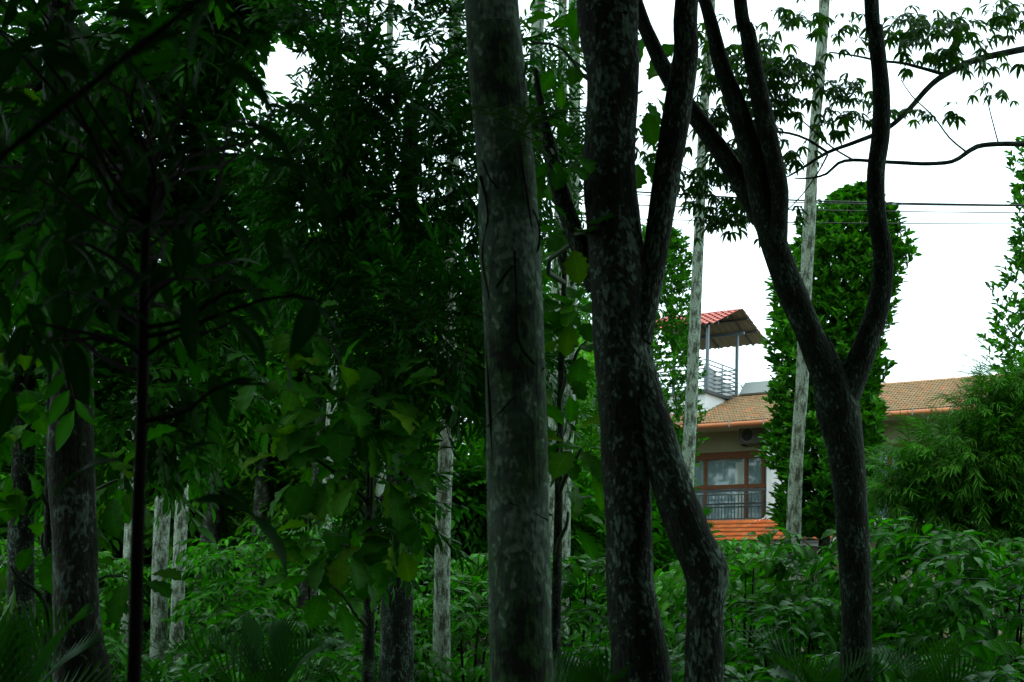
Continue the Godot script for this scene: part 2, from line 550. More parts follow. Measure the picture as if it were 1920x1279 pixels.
	var e1 := Vector3(0, 4.58, -3.5)
	var run := (e1 - e0)
	var rb := aim(-run, Vector3.UP)
	var tw := 0.106
	var rows := 15
	var tl := run.length() / rows
	var tile := roof_tile(tw * 0.84, tl * 1.10, 1, 0.018, 0.036)
	var src := tile.surface_get_arrays(0)
	var sv: PackedVector3Array = src[Mesh.ARRAY_VERTEX]
	var sn: PackedVector3Array = src[Mesh.ARRAY_NORMAL]
	var V := PackedVector3Array()
	var N := PackedVector3Array()
	var C := PackedColorArray()
	for j in rows:
		var nx := int(14.8 / tw)
		for i in nx:
			var x := -5.2 + tw * (i + 0.5 * (j % 2))
			var o := Vector3(x, 0, 0) + e0 + run * ((j + 1.0) / rows)
			var b := rb * Basis(Vector3.RIGHT, deg_to_rad(-9.0) + rf(-0.02, 0.02))
			var q := rng.randf()
			var c := Color(0.285, 0.160, 0.074).lerp(Color(0.290, 0.196, 0.102), q) * rf(0.88, 1.08)
			if rng.randf() < 0.06: c = Color(0.5, 0.17, 0.07) * rf(0.8, 1.1)
			if rng.randf() < 0.03: c = Color(0.24, 0.18, 0.11) * rf(0.8, 1.3)
			for k in sv.size():
				V.append(o + b * sv[k]); N.append(b * sn[k]); C.append(c)
	var arr := []
	arr.resize(Mesh.ARRAY_MAX)
	arr[Mesh.ARRAY_VERTEX] = V
	arr[Mesh.ARRAY_NORMAL] = N
	arr[Mesh.ARRAY_COLOR] = C
	var am := ArrayMesh.new()
	am.add_surface_from_arrays(Mesh.PRIMITIVE_TRIANGLES, arr)
	var tiles := part("roof_tiles", am, M.old_tile, roof)
	tiles.set_meta("kind", "stuff")
	for s in [[0.0, 1.0], [1.0, -1.0]]:                                  # boarding under the tiles, front and back slope
		var bm := BoxMesh.new()
		bm.size = Vector3(14.9, 0.05, run.length() + 0.02)
		var c := (e0 + e1) * 0.5 + Vector3(2.2, -0.055, 0)
		if s[1] < 0: c = Vector3(2.2, c.y, 2.0 * e1.z - c.z)
		part("roof_deck", bm, M.inside, roof, Transform3D(rb if s[1] > 0 else aim(Vector3(0, run.y, run.z * -1.0) * -1.0), c))
	var gp := PackedVector3Array()
	var gr := PackedFloat32Array()
	for i in 40: gp.append(Vector3(-5.25 + i * 0.38, 2.94, 0.31)); gr.append(0.075)
	part("gutter", tube(gp, gr, 12), M.gutter, roof)
	for i in 12: boxp("gutter_bracket", M.grey, roof, Vector3(-4.6 + i * 1.18, 2.85, 0.22), Vector3(-4.57 + i * 1.18, 3.03, 0.395))
	var rp := PackedVector3Array()
	var rr := PackedFloat32Array()
	for i in 40: rp.append(e1 + Vector3(-5.2 + i * 0.38, 0.0, 0)); rr.append(0.055)
	part("ridge_cap", tube(rp, rr, 8), M.gutter, roof)
	# lower canopy of fresh orange tiles
	var canopy := Node3D.new()
	canopy.name = "lower_roof"
	h.add_child(canopy)
	var l0 := Vector3(0, -0.74, 1.15)
	var l1 := Vector3(0, -0.02, 0.02)
	var lr := l1 - l0
	var lb := aim(-lr)
	var ft := roof_tile(0.204, lr.length() / 5.0 * 1.14, 2, 0.02, 0.034)
	for j in 5:
		for i in 40:
			var x := -5.6 + 0.21 * (i + 0.5 * (j % 2))
			var o := Vector3(x, 0.02, 0) + l0 + lr * ((j + 1.0) / 5.0)
			part("tile", ft, M.fresh_tile[rng.randi() % 4], canopy, Transform3D(lb * Basis(Vector3.RIGHT, deg_to_rad(-8.0) + rf(-0.02, 0.02)), o))
	var dm := BoxMesh.new()
	dm.size = Vector3(8.5, 0.05, lr.length())
	part("roof_deck", dm, M.inside, canopy, Transform3D(lb, (l0 + l1) * 0.5 + Vector3(-1.4, -0.05, 0)))
	boxp("fascia", M.inside, canopy, Vector3(-5.6, -0.92, 1.06), Vector3(2.8, -0.80, 1.12))
	boxp("beam", M.cream_wall, h, Vector3(-7.2, -1.35, 0.02), Vector3(3.0, -1.05, 0.22))
	# cable down the white wall
	var cp := PackedVector3Array()
	for q in [[0.12, 2.95, -0.05], [0.13, 1.8, -0.05], [0.16, 1.0, -0.05], [0.08, 0.35, -0.05], [-0.02, 0.06, -0.02], [-0.25, -0.05, 0.12], [-0.42, -0.2, 0.35]]: cp.append(Vector3(q[0], q[1], q[2]))
	var crd := PackedFloat32Array()
	for i in 7: crd.append(0.018)
	var cs := smooth_path(cp, crd, 0.12)
	part("cable", tube(cs[0], cs[1], 6), M.plastic, h)
	# stair head wall rising through the roof
	boxp("stair_wall", M.white, h, Vector3(-4.6, 3.2, -2.6), Vector3(-2.86, 4.32, -1.3))
	var sp := PackedVector2Array([Vector2(-3.6, 3.3), Vector2(-3.6, 4.75), Vector2(-3.3, 4.95), Vector2(-3.0, 5.1), Vector2(-3.0, 5.22), Vector2(-2.45, 5.22), Vector2(-2.45, 5.36), Vector2(-1.95, 5.36), Vector2(-1.95, 5.50), Vector2(-1.3, 5.6), Vector2(-1.3, 3.3)])
	var cg := CSGPolygon3D.new()
	cg.name = "stair_parapet"
	var flip := PackedVector2Array()
	for q in sp: flip.append(Vector2(-q.x, q.y))
	cg.polygon = flip
	cg.depth = 0.12
	cg.material = M.plaster
	h.add_child(cg)
	cg.transform = Transform3D(Basis(Vector3(0, 0, -1), Vector3.UP, Vector3(1, 0, 0)), Vector3(-3.7, 0, -1.5))

	# air conditioner on the wall
	var ac := thing("air_conditioner", ho + hb * Vector3(-0.98, 2.5, -1.0), "white outdoor air conditioner unit on the wall under the tan roof", "air conditioner")
	ac.basis = hb
	boxp("casing", M.shaded_casing, ac, Vector3(-0.4, 0.0, -0.14), Vector3(0.4, 0.56, 0.14))
	var cyl := TorusMesh.new()
	cyl.inner_radius = 0.2
	cyl.outer_radius = 0.235
	part("fan_ring", cyl, M.grey, ac, Transform3D(Basis(Vector3.RIGHT, PI / 2), Vector3(-0.1, 0.28, 0.145)))
	var disc := CylinderMesh.new()
	disc.top_radius = 0.205
	disc.bottom_radius = 0.205
	disc.height = 0.02
	part("fan_grille", disc, M.iron, ac, Transform3D(Basis(Vector3.RIGHT, PI / 2), Vector3(-0.1, 0.28, 0.142)))
	for x in [-0.3, 0.3]: boxp("bracket", M.iron, ac, Vector3(x - 0.02, -0.05, -0.19), Vector3(x + 0.02, -0.003, 0.14))

	# roof shelter
	var sh := thing("roof_shelter", ho + hb * Vector3(-3.9, 4.42, -2.3), "small open shelter with red sheet roof and steel posts above tan tiles", "shelter")
	sh.basis = hb
	var off := Vector3(-3.9, 4.42, -2.3)
	var L := func(x, y, z): return Vector3(x, y, z) - off
	var ridge := Vector2(-2.85, 7.46)
	for s in [[-1.0, 6.58], [-4.7, 6.62]]:
		for under in [0, 1]:
			var st := SurfaceTool.new()
			st.begin(Mesh.PRIMITIVE_TRIANGLES)
			var x0 := -5.9
			var x1 := -2.38
			var nw := 56
			var nr := 7
			for j in nr:
				for i in nw:
					var q := []
					for cc in [[i, j, 0], [i + 1, j, 0], [i, j + 1, 1], [i + 1, j + 1, 1]]:
						var x := lerpf(x0, x1, float(cc[0]) / nw)
						var t := float(cc[1]) / nr
						var y: float = lerpf(s[1], ridge.y, t) + 0.022 * sin(TAU * cc[0] / 4.0) - 0.03 * (float(cc[2])) * (1 - under) + 0.02 - under * 0.035
						q.append(L.call(x, y, lerpf(s[0], ridge.x, t)))
					for k in ([0, 1, 2, 1, 3, 2] if (s[0] < -2.0) == (under == 1) else [0, 2, 1, 1, 2, 3]): st.add_vertex(q[k])
			st.generate_normals()
			part("roof_sheet", st.commit(), M.sheet_under if under else M.red_sheet, sh)
	for x in [-2.95, -4.3, -5.6]:
		for s in [[-1.0, 6.53], [-4.7, 6.57]]:
			var a: Vector3 = L.call(x, s[1], s[0])
			var b: Vector3 = L.call(x, 7.40, ridge.x)
			part("rafter", tube(PackedVector3Array([a, b]), PackedFloat32Array([0.035, 0.035]), 4), M.iron, sh)
	for s in [[-1.3, 6.64], [-3.3, 7.18], [-3.95, 6.88], [-1.9, 6.95]]:
		boxp("purlin", M.iron, sh, L.call(-5.8, s[1] - 0.03, s[0] - 0.025), L.call(-2.42, s[1] + 0.03, s[0] + 0.025))
	boxp("beam", M.steel, sh, L.call(-5.4, 6.66, -3.34), L.call(-2.55, 6.75, -3.26))
	for q in [[-2.82, -1.3, 6.68], [-2.82, -3.3, 6.68], [-5.3, -1.3, 6.68], [-5.3, -3.3, 6.68]]:
		boxp("post", M.steel, sh, L.call(q[0] - 0.045, 4.42, q[1] - 0.045), L.call(q[0] + 0.045, q[2], q[1] + 0.045))
	boxp("platform", M.iron, sh, L.call(-5.4, 4.32, -3.4), L.call(-2.74, 4.42, -1.2))
	for k in 7:
		var y := 4.55 + k * 0.145
		boxp("rail", M.steel, sh, L.call(-2.84, y, -3.25), L.call(-2.80, y + 0.035, -1.35))
		boxp("rail", M.steel, sh, L.call(-5.25, y, -1.32), L.call(-2.87, y + 0.035, -1.28))
		boxp("rail", M.steel, sh, L.call(-5.25, y, -3.32), L.call(-2.87, y + 0.035, -3.28))
	boxp("rail_post", M.steel, sh, L.call(-2.835, 4.42, -2.32), L.call(-2.805, 5.46, -2.28))

	var slab := thing("solar_panel", ho + hb * Vector3(-1.95, 4.52, -3.35), "grey flat panel lying along the ridge of the tan roof", "panel")
	slab.basis = hb
	var pm := BoxMesh.new()
	pm.size = Vector3(1.35, 0.06, 0.62)
	part("panel", pm, M.grey, slab, Transform3D(Basis(Vector3.RIGHT, deg_to_rad(48)), Vector3(0, 0.27, 0)))
	for x in [-0.5, 0.5]: boxp("stand", M.iron, slab, Vector3(x - 0.02, -0.03, -0.2), Vector3(x + 0.02, 0.3, -0.16))

# ------------------------------------------------------------------ plants
var S := {}                                                       # sprays and leaves

func make_leaf_meshes():
	var g := Color(0.019, 0.100, 0.007)
	var dk := Color(0.014, 0.078, 0.008)
	var lt := Color(0.046, 0.165, 0.012)
	var brown := Color(0.06, 0.05, 0.03)
	S.small = []
	S.mid = []
	S.lime = []
	for k in 3:
		S.small.append(spray(18, leaf(0.105, 0.036, 1, 4, 0.5, 0.15, 0.0, dk, 1.3, 0.1), 0.46, 0.85, 0.25, 0.2, brown, 100 + k))
		S.mid.append(spray(18, leaf(0.15, 0.058, 0, 4, 0.5, 0.18, 0.05, g, 1.3, 0.1), 0.6, 0.85, 0.2, 0.12, brown, 200 + k))
		S.lime.append(spray(20, leaf(0.13, 0.05, 0, 3, 0.4, 0.2, 0.0, lt, 1.25, 0.1), 0.5, 0.9, 0.1, -0.1, brown, 300 + k))
	S.coffee = leaf(0.175, 0.078, 0, 7, 0.75, 0.22, 0.16, Color(0.034, 0.185, 0.009), 1.4, 0.05)
	S.jack = leaf(0.17, 0.075, 4, 4, 0.35, 0.22, 0.0, Color(0.024, 0.115, 0.008), 1.4, 0.08)
	S.lobed = leaf(0.29, 0.165, 2, 20, 0.8, 0.24, 0.10, Color(0.050, 0.200, 0.013), 1.3, 0.2)
	S.obovate = leaf(0.21, 0.078, 0, 9, 0.9, 0.25, 0.10, Color(0.010, 0.040, 0.009), 1.3, 0.12)
	S.bamboo = spray(16, leaf(0.21, 0.022, 1, 3, 0.5, 0.12, 0.0, Color(0.032, 0.135, 0.011), 1.2, 0.03), 0.42, 0.75, 0.35, 0.3, Color(0.06, 0.09, 0.03), 400)
	# palmate leaf: a fan of drooping leaflets on a stalk
	var one := leaf(0.135, 0.040, 0, 5, 0.8, 0.2, 0.0, Color(0.022, 0.062, 0.014), 1.3, 0.05)
	var st := SurfaceTool.new()
	st.begin(Mesh.PRIMITIVE_TRIANGLES)
	for k in 5:
		var a := deg_to_rad(-84.0 + 42.0 * k)
		var d := Vector3(sin(a), -0.25 - 0.2 * absf(sin(a)) + 0.15 * sin(k * 2.4), cos(a))
		st.append_from(one, 0, Transform3D(aim(d, Vector3(0, 1, 0.2)) * Basis.from_scale(Vector3.ONE * (1.0 - 0.25 * absf(a) / 1.9)), Vector3(0, 0, 0.10)))
	st.append_from(leaf(0.10, 0.004, 3, 1, 0.0, 0.0, 0.0, Color(0.03, 0.05, 0.02), 1.0, 0.0), 0, Transform3D())
	S.palmate = st.commit()
	# palm frond: arched rachis with two rows of leaflets
	st = SurfaceTool.new()
	st.begin(Mesh.PRIMITIVE_TRIANGLES)
	var lf := leaf(0.40, 0.036, 1, 4, 0.45, 0.25, 0.0, Color(0.022, 0.078, 0.02), 1.25, 0.0)
	var pos := Vector3.ZERO
	var ang := -1.15
	for i in 20:
		var t := i / 19.0
		ang += 0.06
		var dir := Vector3(0, -sin(ang), cos(ang))
		for s in [-1, 1]:
			var d := (dir * (0.8 + t) + Vector3(s * 1.0, 0.18, 0)).normalized()
			if i > 3: st.append_from(lf, 0, Transform3D(aim(d, dir.cross(Vector3(1, 0, 0)) * -1.0) * Basis.from_scale(Vector3.ONE * (0.45 + 0.75 * sin(PI * clampf(t, 0.08, 0.93)))), pos))
		st.append_from(leaf(0.05, 0.018 * (1.1 - t), 3, 1, 0.0, 0.3, 0.0, Color(0.04, 0.09, 0.03), 1.0, 0.0), 0, Transform3D(aim(dir), pos))
		pos += dir * 0.06
	S.frond = st.commit()

func crown(t: Node3D, root: Vector3, c: Vector3, R: Vector3, n: int, per: int, set_: Array, s0: float, s1: float, mat: Material, wood: Material, r0 := 0.05, limbs := true):
	var T := [[], [], []]
	for i in n:
		var d := rv()
		var q := c + d * pow(rng.randf(), 0.4) * R
		var r := (R.x + R.y + R.z) / 3.0 * rf(0.32, 0.5)
		clump(T[i % 3], q, Vector3(r, r * 0.7, r), per, s0, s1, 0.1)
		if limbs: limb(t, root + (c - root) * rf(0.0, 0.4), q, r0 * rf(0.5, 1.0), r0 * 0.15, wood)
	for k in 3:
		if T[k].size(): scatter("foliage", t, set_[k], mat, T[k])

# foliage blobs given by picture position: [x, y, distance, rx, ry, count]
func blobs(T: Array, list: Array, s0: float, s1: float, deep := 1.0, up := 0.0):
	var i := 0
	for b in list:
		var c := at(b[0], b[1], b[2])
		var rx := metres(b[3], b[2])
		var ry := metres(b[4], b[2])
		var made := []
		clump(made, c, Vector3(rx, ry, (rx + ry) * 0.5 * deep), b[5], s0, s1, up)
		for x in made:
			var q := to_picture(x.origin + x.basis.z * 0.35)          # the open gap between the two crowns
			var gap := 0.85 + 0.5 * wobble.get_noise_2d(q.x * 3.0, q.y * 3.0) + rf(-0.25, 0.1)
			if Vector2((q.x - 522.0) / 66.0, (q.y - 115.0) / 100.0).length() > gap: T[i % T.size()].append(x)
		i += 1

func pale_tree(rows: Array, dist: float, label: String, mat := "pale", high := 5.0, per := 26):
	for r in rows:
		r[0] += rf(-2.2, 2.2)
		r[2] *= rf(0.93, 1.08)
	var last = rows[rows.size() - 1]
	var f := at(last[0], last[1], dist)
	var base := Vector3(f.x, ground_y(f.x, f.z), f.z)
	var t := thing("slender_tree", base, label, "tree", "slender pale trunked shade trees")
	var r: float = metres(rows[0][2], dist) * 0.5
	part("trunk", stem_mesh(rows, dist, base, 12, 0.07, rf(1.2, 1.7), 0.2, true, [[0.25, high, -0.2, r * 0.3], [0.1, high * 0.5, -0.1, r * 0.7]]), M[mat], t)
	var top := at(rows[0][0], rows[0][1], dist)
	crown(t, top + Vector3(0.1, high * 0.45, -0.1), top + Vector3(0.2, high * 0.9, -0.2), Vector3(1.3, 1.3, 1.3), 5, per, S.mid, 0.8, 1.3, M.lf, M.twig, r * 0.5)

func make_near_trees():
	# the lichen patched trunk in the middle
	var f := at(977, 1290, 5.5)
	var base := Vector3(f.x, ground_y(f.x, f.z), f.z)
	var t := thing("silver_oak", base, "stout straight tree trunk with grey lichen patches and clinging vine roots", "tree")
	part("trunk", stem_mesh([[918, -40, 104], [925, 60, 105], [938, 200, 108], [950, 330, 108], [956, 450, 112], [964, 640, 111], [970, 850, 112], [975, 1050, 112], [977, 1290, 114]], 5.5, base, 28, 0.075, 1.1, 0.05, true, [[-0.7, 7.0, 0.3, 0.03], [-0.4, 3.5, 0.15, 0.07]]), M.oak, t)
	var top := at(918, -40, 5.5)
	crown(t, top + Vector3(-0.3, 2.8, 0.1), top + Vector3(-0.5, 5.0, 0.6), Vector3(4.2, 2.0, 4.2), 19, 60, S.mid, 1.2, 2.2, M.lf, M.oak, 0.05)
	# vine roots that cling to it
	var vn := thing("climbing_vine", base, "thin dark vine roots winding over the stout lichen patched trunk", "vine")
	for q in [[[905, 300], [930, 350], [1000, 395], [1008, 470], [960, 500], [930, 540]], [[965, 470], [968, 560], [972, 640], [1000, 680], [1024, 700]], [[1020, 690], [980, 730], [940, 770], [915, 800]], [[930, 920], [960, 945], [1000, 962], [1026, 975]], [[900, 330], [915, 400], [905, 480], [918, 560]], [[985, 120], [975, 260], [990, 380], [1000, 450]], [[912, 640], [918, 760], [925, 880]]]:
		var p := PackedVector3Array()
		var r := PackedFloat32Array()
		for e in q:
			var cx := 0.0
			var hw := 56.0
			var cy: float = e[1]
			cx = lerpf(925.0, 977.0, clampf(cy / 1000.0, 0.0, 1.0)) + (8.0 if cy < 700 and cy > 300 else 0.0)
			var s := clampf((e[0] - cx) / hw, -1.0, 1.0)
			p.append(at(cx + s * 56.5, cy, 5.5 - 0.113 * sqrt(maxf(0.0, 1.0 - s * s))) - base)
			r.append(rf(0.0025, 0.005))
		var s2 := smooth_path(p, r, 0.03)
		part("root", tube(s2[0], s2[1], 6, 0.2), M.twig, vn)
	# fern perched on it
	var fp := at(985, 250, 5.33)
	var fern := thing("perched_fern", fp, "dark strap leaved fern growing on the stout lichen patched trunk", "fern")
	var strap := leaf(0.34, 0.03, 1, 8, 1.1, 0.2, 0.1, Color(0.03, 0.075, 0.02), 1.3, 0.0)
	for k in 22:
		var a := rf(0, TAU)
		part("leaf", strap, M.lf_set[k % 4], fern, Transform3D(aim(Vector3(cos(a) * 1.0, rf(-0.15, 0.9), 0.35 + sin(a) * 0.45), Vector3.UP) * Basis.from_scale(Vector3.ONE * rf(0.5, 1.05)), Vector3(rf(-0.05, 0.05), rf(-0.05, 0.06), rf(-0.02, 0.03))))

	# forked tree with a second stem that leans away
	f = at(1205, 1290, 8.2)
	base = Vector3(f.x, ground_y(f.x, f.z), f.z)
	t = thing("forked_tree", base, "dark mossy tree with lichen spots whose second stem leans away below", "tree")
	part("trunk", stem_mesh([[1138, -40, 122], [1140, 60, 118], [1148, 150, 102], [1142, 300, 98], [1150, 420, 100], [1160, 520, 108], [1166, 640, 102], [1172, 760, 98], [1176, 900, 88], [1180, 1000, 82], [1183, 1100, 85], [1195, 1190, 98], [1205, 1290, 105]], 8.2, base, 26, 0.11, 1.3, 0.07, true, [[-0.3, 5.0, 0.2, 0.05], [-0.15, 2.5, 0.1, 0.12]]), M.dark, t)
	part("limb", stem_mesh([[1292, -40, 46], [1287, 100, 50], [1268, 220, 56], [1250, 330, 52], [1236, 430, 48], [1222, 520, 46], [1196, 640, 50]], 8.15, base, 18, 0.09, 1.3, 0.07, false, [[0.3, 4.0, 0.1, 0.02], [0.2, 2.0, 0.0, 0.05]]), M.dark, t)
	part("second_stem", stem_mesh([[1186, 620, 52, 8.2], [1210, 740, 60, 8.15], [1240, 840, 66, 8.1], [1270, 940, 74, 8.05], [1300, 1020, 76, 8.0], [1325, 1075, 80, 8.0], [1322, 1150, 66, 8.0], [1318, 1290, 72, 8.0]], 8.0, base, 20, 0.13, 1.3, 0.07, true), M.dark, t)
	part("limb", stem_mesh([[1004, 130, 8], [1014, 200, 16], [1026, 260, 28], [1045, 340, 33], [1075, 430, 35], [1120, 540, 44]], 8.25, base, 14, 0.09, 0.8, 0.08, false), M.dark, t)
	top = at(1138, -40, 8.2)
	crown(t, top + Vector3(0, 1.5, 0), top + Vector3(0.2, 3.6, 0.4), Vector3(3.8, 1.8, 3.6), 16, 60, S.mid, 1.1, 2.0, M.lf, M.dark, 0.05)

	# the tree that spreads into a wide fork before the column tree
	f = at(1600, 1290, 9.3)
	base = Vector3(f.x, ground_y(f.x, f.z), f.z)
	t = thing("forked_tree", base, "dark tree spreading into a wide fork before the leafy column tree", "tree")
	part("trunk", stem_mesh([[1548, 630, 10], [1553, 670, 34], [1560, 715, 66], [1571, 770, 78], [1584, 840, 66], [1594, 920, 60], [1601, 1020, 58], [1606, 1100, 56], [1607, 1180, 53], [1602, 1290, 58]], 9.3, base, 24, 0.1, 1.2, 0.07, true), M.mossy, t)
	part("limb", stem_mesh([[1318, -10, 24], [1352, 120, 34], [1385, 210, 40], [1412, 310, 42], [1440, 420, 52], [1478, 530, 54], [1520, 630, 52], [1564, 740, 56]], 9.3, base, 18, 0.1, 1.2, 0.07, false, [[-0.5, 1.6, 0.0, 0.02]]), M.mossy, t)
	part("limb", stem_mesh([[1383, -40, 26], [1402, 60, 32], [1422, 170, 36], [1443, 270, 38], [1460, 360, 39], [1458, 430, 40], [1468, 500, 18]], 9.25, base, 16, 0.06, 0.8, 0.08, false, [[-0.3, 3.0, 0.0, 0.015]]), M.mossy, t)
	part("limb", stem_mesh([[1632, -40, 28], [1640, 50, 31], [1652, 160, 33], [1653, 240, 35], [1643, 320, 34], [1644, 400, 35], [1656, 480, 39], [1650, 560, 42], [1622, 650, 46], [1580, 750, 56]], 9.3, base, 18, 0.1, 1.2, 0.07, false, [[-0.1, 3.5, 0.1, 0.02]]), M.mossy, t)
	part("limb", stem_mesh([[1185, -20, 26], [1222, 80, 30], [1262, 160, 34], [1320, 240, 36], [1370, 310, 39], [1430, 410, 46]], 9.4, base, 14, 0.07, 0.8, 0.08, false, [[-0.6, 1.8, 0.0, 0.015]]), M.mossy, t)
	top = at(1480, -40, 9.3)
	crown(t, top + Vector3(0, 1.2, 0), top + Vector3(0.2, 3.2, 0.8), Vector3(3.8, 1.5, 3.0), 18, 60, S.mid, 1.1, 2.0, M.lf, M.mossy, 0.03)

	# spotted trunk behind the sapling
	f = at(152, 1290, 8.0)
	base = Vector3(f.x, ground_y(f.x, f.z), f.z)
	t = thing("spotted_tree", base, "brown tree trunk with pale spots behind the thin dark sapling", "tree")
	part("trunk", stem_mesh([[112, -40, 56], [120, 250, 64], [128, 560, 72], [135, 700, 75], [132, 820, 80], [136, 900, 84], [142, 1000, 80], [143, 1100, 78], [146, 1200, 86], [152, 1290, 102]], 8.0, base, 24, 0.11, 1.2, 0.06, true, [[-0.3, 5.0, 0.0, 0.04]]), M.spotty, t)
	top = at(112, -40, 8.0)
	crown(t, top + Vector3(0, 1.5, 0), top + Vector3(-0.3, 3.5, 0.4), Vector3(3.8, 2.0, 3.8), 14, 60, S.mid, 1.1, 2.0, M.lf, M.spotty, 0.05)

func make_slender_trees():
	pale_tree([[856, -40, 22], [852, 120, 22], [849, 300, 24], [846, 450, 25], [843, 600, 26], [838, 780, 27], [832, 950, 28], [828, 1120, 30], [826, 1290, 33]], 15.0, "pale slender trunk beside the wide black trunk and dark small leaved tree")
	pale_tree([[1338, -40, 16], [1328, 100, 17], [1320, 240, 18], [1313, 400, 19], [1306, 560, 21], [1299, 700, 23], [1293, 850, 24], [1287, 1000, 25], [1283, 1120, 26]], 19.0, "pale slender trunk standing before the red roofed shelter")
	pale_tree([[1547, -40, 20], [1538, 120, 22], [1527, 260, 22], [1518, 400, 23], [1510, 560, 24], [1502, 720, 25], [1495, 860, 25], [1489, 1000, 26], [1484, 1150, 27]], 16.0, "pale slender trunk crossing the leafy column tree and the wide fork")
	pale_tree([[1012, -40, 25], [1005, 200, 25], [1000, 400, 25], [995, 700, 26], [990, 1000, 26]], 17.0, "pale slender trunk mostly hidden behind the stout lichen patched trunk")
	pale_tree([[1056, -40, 17], [1053, 200, 18], [1048, 450, 20], [1042, 620, 20], [1037, 780, 20], [1033, 950, 20], [1030, 1200, 20]], 19.0, "thin pale trunk seen along the edge of the stout lichen patched trunk")
	pale_tree([[1078, -40, 20], [1076, 150, 21], [1074, 400, 21], [1072, 560, 21], [1066, 760, 22], [1060, 900, 23], [1055, 1080, 24], [1050, 1220, 25]], 18.0, "pale slender trunk between the stout trunk and the leaning dark tree")
	pale_tree([[332, -40, 20], [322, 300, 22], [316, 600, 25], [312, 780, 27], [306, 900, 29], [301, 1050, 30], [297, 1230, 33]], 17.0, "pale speckled trunk, the wider of the pair behind the thin sapling")
	pale_tree([[368, -40, 17], [360, 300, 19], [352, 550, 20], [346, 780, 22], [341, 950, 24], [336, 1100, 25], [331, 1230, 27]], 18.0, "pale speckled trunk, the thinner of the pair behind the thin sapling")
	pale_tree([[268, -40, 12], [258, 500, 15], [246, 880, 17], [240, 1020, 19], [234, 1180, 20]], 22.0, "thin pale trunk between the spotted brown trunk and the dark sapling stem")
	pale_tree([[640, -40, 13], [634, 200, 15], [630, 520, 18], [624, 720, 19], [613, 900, 20], [604, 1150, 21]], 21.0, "thin pale trunk rising among the lobed green leaves")
	pale_tree([[734, -40, 12], [722, 600, 14], [716, 900, 16], [712, 1130, 18], [709, 1270, 20]], 22.0, "thin pale trunk close against the wide black trunk")

